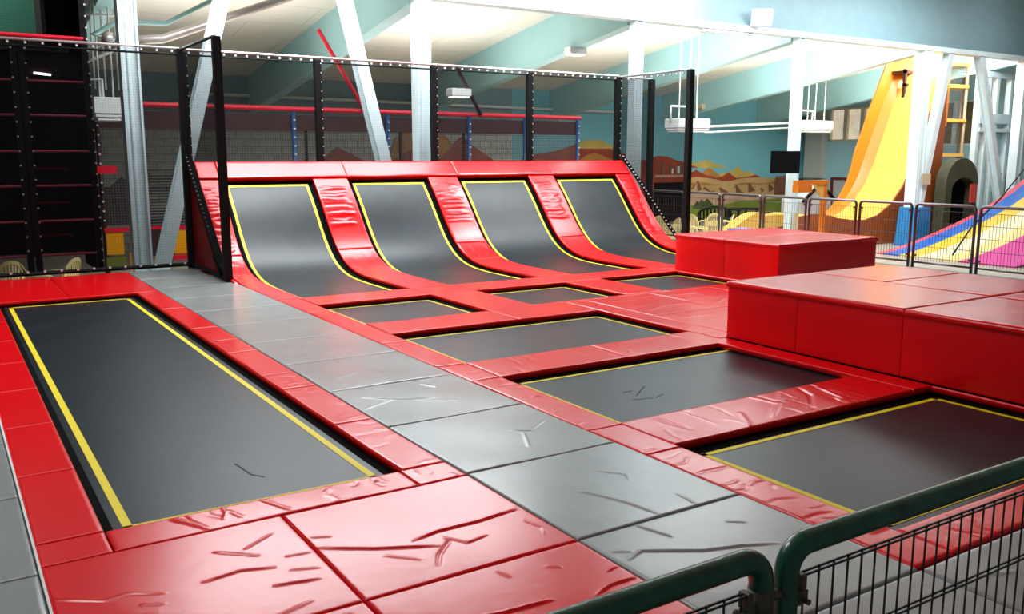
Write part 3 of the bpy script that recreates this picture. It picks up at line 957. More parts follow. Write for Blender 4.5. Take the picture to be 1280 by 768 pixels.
# ------------------------------------------------------------------ dark climbing tower at the left
t = thing('climbing_tower', 'tall black netted climbing tower with pink padded bars at the left edge', 'play tower', (0.6, 18.0, 0))
X0, X1 = -2.2, 2.36
for x in (X0, X1-.02, 1.28, 1.40):
    post(x, 16.86, -.0, 3.85 if 1 < x < 2 else 6.0, t, .10)
MB().box(X0, 2.33, 17.55, 17.6, 0.30, 3.72).build('black_back_panel', BLACK, t)
MB().box(1.80, 2.33, 16.90, 17.5, 3.78, 6.0).build('black_corner_pad', BLACK, t)
net_sheet((X0, 16.9), (X1, 16.9), 0.3, 3.8, t, NETD, 'dense_net')
net_sheet((X0, 16.9), (X1, 16.9), 3.8, 6.0, t, NETM, 'upper_net')
for i, z in enumerate((0.33, 0.90, 1.48, 2.05, 2.63, 3.18)):
    m = MB()
    m.tube([(X0, 16.83, z-.02), (1.26, 16.83, z)], .020, 8)
    m.tube([(1.42, 16.83, z), (2.32, 16.83, z)], .020, 8)
    m.build('padded_bar', mat('dull_pink_foam', (0.30, 0.035, 0.07), 0.5), t)
for z in (0.62, 1.18, 1.75):
    MB().tube([(1.5, 17.3, z), (2.0, 17.3, z)], .018, 8).build('inner_bar', PINKRED, t)
MB().tube([(X0, 16.82, 3.88), (2.33, 16.82, 3.88)], .035, 8).build('crimson_bar', PINKRED, t)
MB().box(X1-.06, X1-.01, 16.92, 18.4, 0, 6).build('side_panel', BLACK, t)
ties((1.25, 16.79, .3), (1.25, 16.79, 3.8), .22, .012, t)
ties((1.45, 16.79, .3), (1.45, 16.79, 3.8), .22, .012, t)
ties((X1+.02, 16.79, .1), (X1+.02, 16.79, 6), .18, .013, t)
tag(MB().box(-2.0, 1.75, 17.9, 18.0, 3.95, 5.9).build('green_wall_panel', mat('green_panel', (0.13, 0.55, 0.36), 0.6)), 'green wall panel seen through the top of the dark tower', 'panel')

t = thing('tube_lamp', 'small glowing tube lamp seen through the dark tower net at top left', 'lamp', (1.72, 17.3, 3.3))
MB().box(1.52, 1.98, 17.36, 17.42, 3.32, 3.42).build('housing', MAROON, t)
MB().tube([(1.60, 17.33, 3.34), (1.86, 17.33, 3.32)], .018, 8).build('tube', LAMP, t)

# ------------------------------------------------------------------ two storey play structure behind the nets
t = thing('soft_play_frame', 'long netted play frame with crimson top bar behind the curved wall', 'play frame', (9, 21, FZ))
PYY = 21.0
MB().tube([(2.7, PYY, 3.07), (15.75, PYY, 3.03)], .058, 12).build('crimson_top_bar', PINKRED, t)
MB().box(2.7, 15.75, PYY+.1, PYY+2.0, 2.62, 2.80).build('maroon_floor_panel', MAROON, t)
MB().box(2.7, 15.72, PYY+.02, PYY+.08, 2.55, 2.92).build('maroon_band', MAROON, t)
for i, x in enumerate((3.05, 7.32, 9.74, 12.09, 13.86, 15.66)):
    m = MB().tube([(x, PYY, FZ), (x, PYY, 3.0)], .055, 10)
    m.build('blue_padded_post', BLUEP, t, smooth=True) if x > 4 else m.build('maroon_post', MAROON, t, smooth=True)
    ties((x, PYY-.07, 0.5), (x, PYY-.07, 2.9), .2, .018, t)
for x in (4.2, 8.3, 11.0, 13.0):
    MB().tube([(x, PYY+1.9, FZ), (x, PYY+1.9, 2.7)], .05, 8).build('rear_post', BLKPAD, t, smooth=True)
net_sheet((2.7, PYY+.05), (15.7, PYY+.05), 0.3, 2.95, t, NETG)
for (a, b) in (((7.97, 4.9), (9.1, 3.05)), ((11.7, 4.2), (12.4, 3.03))):
    MB().tube([(a[0], PYY-.1, a[1]), (b[0], PYY-.1, b[1])], .05, 8).build('slanted_crimson_bar', PINKRED if a[0] < 9 else MAROON, t, smooth=True)
# lower storey at the left: slats and amber panels
m = MB()
for k in range(20):
    m.box(3.9, 5.0, PYY+.3, PYY+.34, 0.40+k*.065, 0.43+k*.065)
m.build('slatted_panel', BLKPAD, t)
for (a, b, z0, z1) in ((2.92, 3.25, -.05, .42), (3.45, 3.75, .05, .42), (4.25, 5.1, -.1, .40), (3.35, 4.0, -.45, -.02)):
    MB().box(a, b, PYY-1.0, PYY-.95, z0, z1).build('amber_panel', YPAN, t)
MB().box(2.9, 5.2, PYY-1.02, PYY-.93, .42, .50).build('crimson_trim', PINKRED, t)
MB().box(2.9, 3.28, PYY-1.02, PYY-.93, -.35, -.1).build('olive_panel', mat('olive_panel', (0.16, 0.17, 0.02), 0.6), t)
MB().box(3.6, 3.95, PYY-1.2, PYY-1.05, -.1, .45).build('dark_box', MAROON, t)
MB().box(4.2, 5.2, PYY-1.1, PYY-1.04, -.22, -.12).build('crimson_step', PINKRED, t)
MB().box(2.7, 3.28, PYY-.6, PYY-.52, 1.60, 1.76).build('crimson_cross_bar', PINKRED, t)
m = MB().prism([(2.7, .45), (2.7, 1.25), (3.3, 1.30), (3.55, 1.52), (3.7, 1.35), (4.0, 1.3), (4.0, .45)], lambda u, v, d: (u, d, v), PYY+.5, PYY+.55)
m.build('dark_mountain_cutout', mat('dark_umber', (0.035, 0.018, 0.015), 0.7), t)
m = MB().box(12.2, 13.5, PYY+.25, PYY+.3, 1.25, 1.72)
m.build('amber_window_panel', YPAN, t)
MB().box(12.1, 13.6, PYY+.2, PYY+.32, 1.75, 1.82).build('maroon_sill', MAROON, t)
MB().box(12.55, 13.05, PYY+.22, PYY+.25, 1.35, 1.5).build('dark_slot', BLKPAD, t)

# ------------------------------------------------------------------ desert mural on the back wall
MT = thing('desert_mural', 'painted desert mural with mountains and green meadow on the back wall', 'mural', (24, YW, 0))
cols = {'sand': (0.62, 0.38, 0.16), 'ochre': (0.50, 0.22, 0.04), 'rust': (0.36, 0.05, 0.015), 'gold': (0.60, 0.42, 0.10), 'umber': (0.22, 0.085, 0.04), 'green': (0.20, 0.26, 0.02), 'dgreen': (0.05, 0.09, 0.015), 'pinky': (0.58, 0.36, 0.24)}
MC = {k: mat('mural_'+k, v, .8, var=.22, vscale=.8) for k, v in cols.items()}
layer = [0]


def mural(name, colr, pts, base):
    layer[0] += 1
    d0 = YW - 0.004*layer[0] - .002
    poly = [(pts[0][0], base)] + pts + [(pts[-1][0], base)]
    m = MB()
    n = len(pts)
    # fan strip to stay planar
    for i in range(n-1):
        (x0_, z0_), (x1_, z1_) = pts[i], pts[i+1]
        m.prism([(x0_, base), (x1_, base), (x1_, z1_), (x0_, z0_)], lambda u, v, d: (u, d, v), d0, YW-.001)
    return m.build(name, MC[colr], MT)


def hills(xa, xb, zb, amp, n, seed):
    r = random.Random(seed)
    return [(xa+(xb-xa)*i/n, zb+amp*(r.random() if i % 2 else r.random()*.3)) for i in range(n+1)]


mural('gold_cloud', 'gold', [(28.3, 1.62), (28.7, 1.68), (29.02, 1.64), (29.3, 1.72), (29.51, 1.69), (29.69, 1.78), (30.01, 1.66), (30.52, 1.54), (30.95, 1.46)], 1.42)
mural('rust_cloud_streak', 'rust', [(28.3, 1.52), (28.7, 1.54), (29.1, 1.46)], 1.42)
mural('gold_far_hills', 'gold', [(30.54, 1.16), (30.93, 1.19), (31.31, 1.29), (31.69, 1.48), (31.9, 1.28), (32.24, 1.21), (32.5, 1.24), (32.64, 1.16), (32.92, 1.02), (33.27, 0.93), (34.3, 0.9)], .5)
mural('gold_hill', 'ochre', [(29.25, 1.1), (29.5, 1.25), (29.65, 1.38), (29.84, 1.42), (30.02, 1.34), (30.16, 1.26), (30.4, 1.14), (30.68, 0.96)], .6)
mural('rust_ridge', 'rust', [(28.2, 1.22), (28.55, 1.25), (28.8, 1.24), (29.03, 1.33), (29.35, 1.2), (29.66, 1.08), (30.04, 1.05), (30.3, 0.96), (30.68, 1.02), (30.9, 1.12), (31.06, 1.22), (31.25, 1.1), (31.59, 0.94), (32.25, 0.98), (32.6, 1.02), (32.85, 1.08), (33.1, 1.0), (33.34, 0.9), (33.63, 0.78)], .5)
mural('sand_plain', 'sand', [(28.2, 1.0), (28.56, 0.98), (29.05, 1.02), (29.67, 0.96), (30.3, 0.89), (30.69, 0.8), (31.27, 0.81), (31.92, 0.92), (32.93, 0.95), (33.61, 0.91), (34.31, 0.89), (36.2, .8)], -.4)
mural('ochre_fold', 'ochre', [(28.3, .72), (29.3, .8), (30.2, .66), (31.2, .6), (32.2, .72), (33.3, .66), (34.4, .74), (36.2, .6)], .62)
mural('umber_foothills', 'umber', [(28.2, .34), (28.6, .42), (28.85, .58), (29.15, 0.88), (29.3, .62), (29.42, 0.40), (29.56, 0.58), (29.98, 0.35), (30.33, 0.37), (30.58, 0.53), (30.85, .4), (31.11, 0.31), (31.35, .42), (31.61, 0.62), (31.8, .44), (31.96, 0.29), (32.2, 0.26), (32.44, 0.72), (32.7, .48), (32.97, 0.27), (33.3, 0.46), (33.59, 0.25), (33.84, 0.66), (34.1, .45), (34.35, 0.33), (34.61, 0.73), (35.4, .5), (36.2, .4)], .05)
mural('tan_tents', 'sand', [(28.3, .36), (28.9, .5), (29.08, .78), (29.12, .36), (29.5, .46), (30.0, .28), (30.5, .44), (30.6, .30), (31.0, .26), (31.55, .52), (31.6, .26), (32.1, .24), (32.38, .6), (32.42, .24), (33.25, .38), (33.3, .2), (33.78, .5), (33.8, .22), (34.5, .5), (34.6, .2), (36.2, .2)], 0.0)
mural('pale_plain', 'pinky', [(28.2, .27), (30, .22), (32, .18), (34.4, .08), (36.2, .05)], -.6)
mural('green_meadow', 'green', [(28.2, -.22), (29.5, -.28), (30.88, -0.25), (31.99, -0.12), (33.41, -0.10), (34.39, -0.08), (36.2, -.05)], -.93)
mural('dark_bushes', 'dgreen', [(28.9, -.3), (29.1, -.05), (29.25, -.15), (29.4, .02), (29.55, -.12), (29.75, .05), (29.95, -.1), (30.2, -.3)], -.42)
mural('brown_rocks', 'umber', [(34.2, .8), (34.3, .98), (34.9, 1.0), (35.1, .9), (36.2, .86)], .1)
# hills behind the play frame
mural('ochre_peaks', 'ochre', [(13.7, 1.2), (14.2, 2.6), (14.7, 2.9), (15.0, 2.3), (15.3, 2.5), (15.85, 2.95), (16.05, 2.75), (16.24, 2.7), (16.7, 2.2), (17.4, 1.2)], .2)
mural('rust_peaks', 'rust', [(10.8, 1.5), (11.46, 1.85), (11.8, 2.15), (11.99, 2.25), (12.3, 2.1), (12.97, 1.78), (13.6, 1.6), (14.06, 1.8), (14.81, 2.2), (15.3, 1.8), (15.97, 1.85), (16.4, 2.2), (16.8, 2.6), (16.97, 2.68), (17.31, 2.39), (18.42, 1.74), (19.4, 1.7), (20.16, 2.0), (20.77, 2.06), (21.5, 2.2), (22.31, 2.44), (23.3, 2.4), (24.2, 2.2), (25.2, 1.9), (26.4, 1.7)], .2)
mural('gold_haze', 'gold', [(22.31, 2.42), (22.8, 2.62), (23.11, 2.58), (23.6, 2.62), (23.94, 2.45), (24.4, 2.3)], 2.25)
mural('gold_dune', 'ochre', [(22.3, 1.7), (22.8, 1.98), (23.2, 2.08), (23.7, 1.95), (24.4, 1.7)], 1.0)
# painted saloon front
mural('saloon_front', 'rust', [(26.2, 1.75), (26.7, 1.95), (27.2, 1.93), (27.8, 1.75), (28.28, 1.68)], -.9)
MB().box(26.5, 28.25, YW-.12, YW-.07, 1.03, 1.13).build('saloon_trim', MC['pinky'], MT)
MB().box(26.5, 28.2, YW-.12, YW-.07, -.9, .80).build('saloon_dark_opening', BLACK, MT)
for xx in (27.0, 27.5, 28.0):
    MB().box(xx-.12, xx+.05, YW-.13, YW-.07, 1.16, 1.6).build('saloon_pillar', MC['umber'], MT)
MB().box(27.45, 27.55, YW-.14, YW-.07, 1.18, 1.4).box(27.8, 27.92, YW-.14, YW-.07, 1.2, 1.5).build('white_painted_mark', PIPE, MT)

# ------------------------------------------------------------------ pipes on the walls and under the roof
m = MB().tube([(7.0, 29.8, 3.9), (24.5, 29.8, 3.74)], .05, 8).tube([(7.0, 29.8, 3.75), (7.0, 29.8, 3.9)], .03, 6)
tag(m.build('wall_pipe', PIPE, smooth=True), 'thin white pipe along the back wall above the play frame', 'pipe')
m = MB().tube([(23.6, 24.0, 3.0), (29.3, 24.0, 3.28), (29.3, 24.0, 2.95)], .045, 8)
m.tube([(23.6, 24.0, 2.8), (29.3, 24.0, 3.1)], .035, 8)
tag(m.build('ceiling_pipe', PIPE, smooth=True), 'pair of thin white pipes running to the column with the screen', 'pipe')
m = MB().tube([(8.3, 19, 5.9), (4.2, 19, 4.28), (4.05, 19, 4.22), (3.2, 19, 4.14)], .085, 12)
tag(m.build('heating_pipe', BROWNP, smooth=True), 'thick brownish insulated pipe rising to the right at top left', 'pipe')
m = MB().tube([(3.1, 18.93, 4.14), (2.95, 18.93, 4.18)], [.14, .10], 12)
tag(m.build('pipe_valve', BROWNP, smooth=True), 'round valve at the end of the thick pipe', 'valve')
m = MB().tube([(5.6, 19.3, 5.35), (4.2, 19.3, 4.56), (3.3, 19.3, 4.53), (2.85, 19.3, 4.25), (3.2, 19.3, 4.2)], .05, 10)
tag(m.build('heating_pipe', mat('grey_green_pipe', (0.25, 0.42, 0.40), 0.4), smooth=True), 'thin grey green pipe bending above the thick pipe at top left', 'pipe')
# white hanging ladder frame at top left
t = thing('hanging_ladder_frame', 'white tubular ladder frame hanging at top left above the heater', 'frame', (2.95, 20.2, 3.2))
m = MB()
for x in (2.95, 3.15, 3.40, 3.55):
    m.tube([(x, 20.2, 3.3), (x, 20.2, 5.3)], .022, 6)
for z in (4.75, 4.95):
    m.tube([(2.7, 20.2, z), (3.6, 20.2, z)], .03, 6)
m.tube([(2.6, 20.2, 3.7), (3.6, 20.2, 4.2)], .035, 6)
m.tube([(2.6, 20.2, 3.9), (3.5, 20.2, 4.35)], .025, 6)
m.build('ladder_tube', PIPE, t, smooth=True)


def heater(x, y, z0, z1, wd, label, rods, top):
    t = thing('unit_heater', label, 'heater', (x, y, z0), 'white hanging unit heaters')
    h = z1-z0
    MB().box(x-wd/2, x+wd/2, y-.3, y+.3, z0+h*.28, z1, bev=.02).build('housing', PLAST, t)
    MB().box(x-wd/2+.02, x+wd/2-.02, y-.27, y+.27, z0+h*.14, z0+h*.26, bev=.01).build('louvre', PLAST, t)
    MB().box(x-wd/2+.06, x+wd/2-.04, y-.24, y+.24, z0, z0+h*.12, bev=.01).build('louvre', PLAST, t)
    for rx in rods:
        MB().tube([(x+rx, y, z1), (x+rx, y, top)], .018, 6).build('hanger_rod', PIPE, t)
    MB().tube([(x-wd/2-.05, y, z1-.1), (x-wd/2-.05, y, z1+.35), (x-.05, y, z1+.35), (x-.05, y, z1)], .035, 8).build('feed_pipe', PIPE, t, smooth=True)
    return t


heater(3.10, 20.0, 2.66, 3.12, .52, 'white unit heater hanging beside the dark tower', (-.1, .15), 5.2)
heater(18.95, 20.0, 2.66, 3.05, 1.25, 'white unit heater hanging right of the net, over the chairs', (-.35, .05, .35), 5.9)
heater(26.95, 22.0, 2.80, 3.22, 1.5, 'white unit heater hanging right of the screen column', (-.3, .1, .6), 4.7)

# ------------------------------------------------------------------ lamps
t = thing('floodlight', 'bright square floodlight on the girder at top right of centre', 'lamp', (19.06, 17.4, 5.6))
R = Matrix.Rotation(math.radians(-38), 4, 'Z') @ Matrix.Rotation(math.radians(32), 4, 'X')


def rbox(m, c, sx, sy, sz, R):
    vs = [Vector(c) + (R @ Vector((i*sx/2, j*sy/2, k*sz/2))) for k in (-1, 1) for i, j in ((-1, -1), (1, -1), (1, 1), (-1, 1))]
    return m.add(vs, [(3, 2, 1, 0), (4, 5, 6, 7), (0, 1, 5, 4), (1, 2, 6, 5), (2, 3, 7, 6), (3, 0, 4, 7)])


rbox(MB(), (19.06, 17.42, 5.62), .55, .16, .42, R).build('housing', PLAST, t)
fc = Vector((19.06, 17.42, 5.62)) + R @ Vector((0, -.09, 0))
rbox(MB(), fc, .47, .012, .34, R).build('glowing_glass', LAMP, t)
MB().bar((19.2, 17.45, 5.6), (19.5, 17.72, 5.55), .05).build('bracket', BROWNP, t)
t = thing('caged_lamp', 'caged strip lamp under the girder at upper right', 'lamp', (18.2, 17.8, 5.3))
m = MB()
for dy in (-.1, .1):
    m.tube([(17.3, YC+dy, 5.18), (19.1, YC+dy, 5.18)], .012, 6)
    m.tube([(17.3, YC+dy, 5.25), (19.1, YC+dy, 5.25)], .012, 6)
for k in range(13):
    x = 17.3+k*.15
    m.tube([(x, YC-.1, 5.26), (x, YC-.1, 5.17), (x, YC+.1, 5.17), (x, YC+.1, 5.26)], .008, 5)
m.build('wire_cage', RAILM, t)
MB().tube([(17.4, YC, 5.22), (19.0, YC, 5.22)], .03, 8).build('tube', LAMPW, t)


def small_lamp(x, y, z, label, mt=PLAST, face=LAMPW, sz=.34):
    t = thing('beam_lamp', label, 'lamp', (x, y, z))
    MB().box(x-sz, x+sz*.6, y-.15, y+.15, z, z+.2, bev=.03).build('housing', mt, t)
    MB().box(x-sz+.04, x+sz*.6-.04, y-.12, y+.12, z-.02, z).build('lamp_face', face, t)
    return t


small_lamp(15.1, 20.3, 4.68, 'small white lamp under the roof beam right of the net top')
small_lamp(27.0, 27.5, 3.85, 'small beige lamp under a distant roof beam', GLOW, GLOW)
small_lamp(11.3, 20.0, 3.42, 'small lit lamp seen through the net above the crimson bar')

# ------------------------------------------------------------------ screen on its column
t = thing('wall_screen', 'black flat screen hung on the white column', 'screen', (20.2, 17.35, 1.5))
R = Matrix.Rotation(math.radians(-40), 4, 'Z')
rbox(MB(), (20.18, 17.35, 1.80), .80, .07, .62, R).build('bezel', SCREEN, t)
fc = Vector((20.18, 17.35, 1.80)) + R @ Vector((0, -.038, 0))
rbox(MB(), fc, .74, .006, .56, R).build('display', SCREEN, t)
MB().bar((20.25, 17.42, 1.85), (20.95, 17.7, 1.85), .05).build('wall_arm', BLKPAD, t)
tag(MB().box(20.98, 21.2, 17.62, 17.66, -.15, .35).build('paper_notice', GLOW), 'small paper notice on the column under the screen', 'notice')
tag(MB().box(27.05, 27.5, 17.60, 17.64, 1.05, 1.40).build('notice_board', GLOW), 'small cream sign on the brace above the blue padding', 'sign')


# ------------------------------------------------------------------ welded-mesh fence panels
def fence_panel(axis, a, b, c, zb, zt, name, label, group, pr, frame_m, wire_m, wr, step, hz, cat='fence', elbow=0.07, near=False, a_end=True):
    """axis 'x' runs along X at Y=c, axis 'y' runs along Y at X=c"""
    def P(u, z, o=0):
        return (u, c+o, z) if axis == 'x' else (c+o, u, z)
    t = thing(name, label, cat, P((a+b)/2, zb), group)
    e = elbow
    pts = [P(a, zb)]
    k = 7
    for i in range(k+1):
        q = math.pi/2*i/k
        pts.append(P(a+e-e*math.cos(q), zt-e+e*math.sin(q)))
    for i in range(k+1):
        q = math.pi/2*i/k
        pts.append(P(b-e+e*math.sin(q), zt-e+e*math.cos(q)))
    pts.append(P(b, zb))
    MB().tube(pts, pr, 20 if near else 8).build('pipe_frame', frame_m, t, smooth=True)
    MB().tube([P(a, zb+.10), P(b, zb+.10)], pr*.7, 10).build('bottom_rail', frame_m, t, smooth=True)
    m = MB()
    n = int((b-a-.12)/step)
    for i in range(n+1):
        u = a+.06+i*(b-a-.12)/n
        m.tube([P(u, zb+.14), P(u, hz[0]+.008)], wr, 6)
    for z in hz:
        for o in (-.007, .007):
            m.tube([P(a+.04, z, o), P(b-.04, z, o)], wr*1.05, 6)
    o = m.build('wire_mesh', wire_m, t)
    # clips
    for u, sgn in ((a, 1), (b, -1)):
        for z in (zt-.13, zb+.22):
            m = MB()
            u0, u1 = sorted((u+sgn*(pr*.8), u+sgn*(pr+.035)))
            if axis == 'x':
                m.box(u0, u1, c-.012, c+.012, z-.015, z+.02, bev=.003)
                m.box(u+sgn*(pr+.018)-.008, u+sgn*(pr+.018)+.008, c-.014, c+.014, z+.02, z+.06, bev=.003)
                m.tube([(u+sgn*(pr+.018), c-.03, z), (u+sgn*(pr+.018), c+.03, z)], .007, 8)
            else:
                m.box(c-.012, c+.012, u0, u1, z-.015, z+.02)
            m.build('clip', WORN if near else frame_m, t)
    return t


# back fence along X = 14.83
fy = [16.82, 15.65, 14.48, 13.28, 12.10, 10.92, 9.75, 8.56, 7.38, 6.2, 5.0]
for i in range(len(fy)-1):
    dark = i >= 4
    fence_panel('y', fy[i+1]+.06, fy[i]-.03, 14.83, 0.0, 1.14, 'fence_panel', 'steel mesh fence panel behind the red blocks, ' + ORD[i] + ' from the far end',
                'mesh fence panels along the back', .026, FRAMEM, WIRE if dark else FRAMEM, .0035, .055, [1.03, .82, .60, .39, .19])
# feet under the deck edge: a steel kerb
tag(MB().box(14.76, 14.93, 1.0, 16.85, -.11, -.0).build('deck_kerb', mat('teal_kerb', (0.12, 0.25, 0.28), 0.5)), 'blue grey kerb under the back fence', 'kerb')

# foreground green railing (one panel right, one left)
hz = [1.072, .872, .672, .472, .272]
YR = 1.24
ZR = 1.148
fence_panel('x', 1.515, 4.2, YR, 0.0, ZR, 'pipe_railing', 'dark green pipe railing panel with wire mesh at lower right', 'green pipe railings in the foreground', .0275, GREEN, WIRE, .0030, .0505, hz, 'railing', elbow=.06, near=True)
fence_panel('x', -1.0, 1.435, YR, 0.0, ZR, 'pipe_railing', 'dark green pipe railing panel ending at bottom centre', 'green pipe railings in the foreground', .0275, GREEN, WIRE, .0030, .0505, hz, 'railing', elbow=.06, near=True)
tag(MB().tube([(1.435, YR, .0), (1.435, YR, 1.075)], .029, 16).build('post_sleeve', WORN, smooth=True), 'worn bare steel sleeve on the left railing post', 'sleeve')
tag(MB().tube([(1.455, YR-.005, 1.05), (1.50, YR-.005, 1.05)], .012, 10).build('railing_link_bolt', WORN, smooth=True), 'steel bolt joining the two green railing posts', 'bolt')


# ------------------------------------------------------------------ brown and yellow kicker slide on the right
YN, YF = 18.75, 20.55
near = [(21.5, -.13), (21.8, -.10), (22.1, -.02), (22.5, .08), (23.2, .15), (23.8, .10), (24.4, -.03), (25.2, -.12), (25.8, -.13), (26.4, .0), (27.1, .36), (27.7, .95), (28.15, 1.7), (28.5, 2.5), (28.9, 3.4), (29.4, 4.4), (29.8, 5.2), (29.95, 5.5)]
t = thing('kicker_slide', 'tall curved yellow and orange slide with brown wooden sides', 'slide', (25, 19.6, FZ))
m = MB()
n = len(near)
for i in range(n-1):
    (xa, za), (xb, zb) = near[i], near[i+1]
    xr = 29.7 if xb > 29.6 else None
    m.add([(xa, YN, za-.03), (xb, YN, zb-.03), (xb, YF-.3, zb-.03), (xa, YF-.3, za-.03), (xa, YN, za), (xb, YN, zb), (xb, YF-.3, zb), (xa, YF-.3, za)],
          [(0, 1, 2, 3), (4, 5, 6, 7), (0, 1, 5, 4), (2, 3, 7, 6), (0, 3, 7, 4), (1, 2, 6, 5)])
m.build('yellow_chute', YSLIDE, t)
# brown near side
m = MB()
right_edge = 29.75
for i in range(n-1):
    (xa, za), (xb, zb) = near[i], near[i+1]
    if xa >= right_edge:
        break
    m.prism([(xa, FZ), (xb, FZ), (xb, zb+.03), (xa, za+.03)], lambda u, v, d: (u, d, v), YN-.06, YN)
m.build('brown_side', BROWN, t)
m = MB()
NX = np.array([p[0] for p in near]); NZ = np.array([p[1] for p in near])
NS = np.concatenate([[0], np.cumsum(np.hypot(np.diff(NX), np.diff(NZ)))])
SS = np.linspace(NS[8], NS[-1], 60)
FX, FZZ = np.interp(SS, NS, NX), np.interp(SS, NS, NZ)
ker = np.ones(7)/7
FX, FZZ = np.convolve(np.pad(FX, 3, mode='edge'), ker, 'valid'), np.convolve(np.pad(FZZ, 3, mode='edge'), ker, 'valid')
ang = np.arctan2(np.gradient(FZZ), np.gradient(FX))
prev = None
for q in range(60):
    hgt = 0.75*min(1, q/26)
    inn = (FX[q], YF-.32, FZZ[q]-.02)
    mid = (FX[q]-math.sin(ang[q])*hgt*.35, YF-.06, FZZ[q]+math.cos(ang[q])*hgt*.35)
    out = (FX[q]-math.sin(ang[q])*hgt, YF, FZZ[q]+math.cos(ang[q])*hgt)
    back = (FX[q]-math.sin(ang[q])*hgt, YF+.05, FZZ[q]+math.cos(ang[q])*hgt)
    low = (FX[q], YF+.05, FZZ[q]-.05)
    cur = [inn, mid, out, back, low]
    if prev:
        m.add(prev+cur, [(k, (k+1) % 5, (k+1) % 5+5, k+5) for k in range(5)])
    prev = cur
m.build('orange_far_wall', ORANGE, t)
m = MB()
m.prism([(28.6, FZ), (30.2, FZ), (30.2, 5.1), (29.1, 4.75), (28.4, 3.5), (28.0, 2.3)], lambda u, v, d: (u, d, v), YF+.08, YF+.14)
m.build('brown_far_side', BROWN, t)
m = MB().box(29.2, 30.3, YF-.6, YF, 4.85, 4.95).box(29.2, 30.3, YF-.6, YF-.5, 4.4, 4.5).box(29.2, 29.3, YF-.6, YF-.5, 4.0, 5.0)
m.build('top_platform', MAROON, t)
MB().box(30.0, 30.15, YN+.1, YF, 3.0, 5.5).build('amber_lane_wall', ORANGE, t)
tag(MB().prism([(18.76, FZ), (20.36, FZ), (20.38, .34), (20.12, .34), (19.83, .27), (19.54, .13), (19.25, -.02), (18.76, -.17)], lambda u, v, d: (u, d, v), 18.2, 18.6).build('ramp_block', YSLIDE), 'yellow foam ramp block with sloping top, behind the lavender block', 'foam block')
tag(MB().prism([(20.43, FZ), (20.87, FZ), (20.87, -.14), (21.29, -.06), (21.34, .24), (20.90, .26), (20.45, .24)], lambda u, v, d: (u, d, v), 18.2, 18.6).build('ramp_block', YSLIDE), 'yellow foam block at the left end of the wooden slide', 'foam block')
tag(MB().box(18.28, 18.88, 17.2, 17.6, FZ, .02, bev=.03).build('foam_cube', LAV), 'lavender foam block behind the fence beside the cream chairs', 'foam block')

# orange gate frame and grey playhouse in front of it
t = thing('wooden_gate', 'orange wooden gate frame behind the fence, right of the screen column', 'play frame', (20.3, 16.3, FZ))
gx0, gx1 = 19.1, 20.55
gy = 16.05
m = MB().box(19.1, 20.36, gy-.07, gy+.07, 1.22, 1.33)
m.build('top_beam', ORANGE, t)
MB().box(20.20, 20.34, gy-.06, gy+.06, FZ, 1.22).build('post', ORANGE, t)
MB().prism([(20.20, 1.22), (20.20, .85), (19.86, 1.22)], lambda u, v, d: (u, d, v), gy-.05, gy+.05).build('corner_brace', YSLIDE, t)
MB().box(19.12, 19.66, gy-.1, gy+.1, 1.02, 1.21).build('hanging_box', ORANGE, t)
t = thing('playhouse', 'grey playhouse with dark pitched roof line behind the orange gate frame', 'playhouse', (26.9, 21.8, FZ))
m = MB().prism([(26.2, FZ), (27.7, FZ), (27.7, .45), (27.0, .95), (26.2, .4)], lambda u, v, d: (u, d, v), 21.6, 22.6)
m.build('walls', GREYH, t)
m = MB().bar((26.1, 21.55, .35), (27.0, 21.55, .98), .08, .08).bar((27.0, 21.55, .98), (27.8, 21.55, .42), .08, .08)
m.build('roof_edge', BLKPAD, t)

# ------------------------------------------------------------------ striped wave slide at the far right
prof = [(23.9, -.93), (24.7, -.85), (25.6, -.69), (27.2, -.35), (29.0, .10), (30.3, .55), (31.5, 1.03), (32.8, 1.75), (34.0, 2.6)]
t = thing('striped_slide', 'wide wave slide with coral blue yellow cream and magenta stripes at the right edge', 'slide', (29, 15, FZ))
lanes = [('coral_lane', 16.87, 16.66, SPINK), ('blue_lane', 16.66, 16.12, SBLUE), ('yellow_lane', 16.12, 15.55, SYEL), ('cream_lane', 15.55, 14.85, SCRM), ('pale_yellow_lane', 14.85, 14.27, mat('slide_pale_yellow', (0.85, 0.66, 0.25), 0.35)), ('magenta_lane', 14.27, 12.7, SMAG)]
xs2 = np.linspace(23.9, 34.0, 40)
zs2 = np.interp(xs2, [p[0] for p in prof], [p[1] for p in prof])
zs2 = np.convolve(np.pad(zs2, 3, mode='edge'), np.ones(7)/7, 'valid')
for nm, y1, y0, mt in lanes:
    m = MB()
    for i in range(len(xs2)-1):
        xa, xb, za, zb = xs2[i], xs2[i+1], zs2[i], zs2[i+1]
        m.prism([(xa, za-.06), (xb, zb-.06), (xb, zb), (xa, za)], lambda u, v, d: (u, d, v), y0, y1)
    m.build(nm, mt, t)
m = MB()
for x in (27, 30, 33):
    z = float(np.interp(x, xs2, zs2))
    for y in (13.2, 16.4):
        m.bar((x, y, FZ), (x, y, z-.05), .12)
m.build('support_leg', FRAMEM, t)
m = MB().tube([(17.2, 10.4, .02), (19.5, 11.4, .42), (22, 12.2, .95), (25, 13.2, 1.75)], .018, 8)
tag(m.build('slack_rope', BLKPAD, smooth=True), 'black rope hanging slack in front of the striped slide', 'rope')

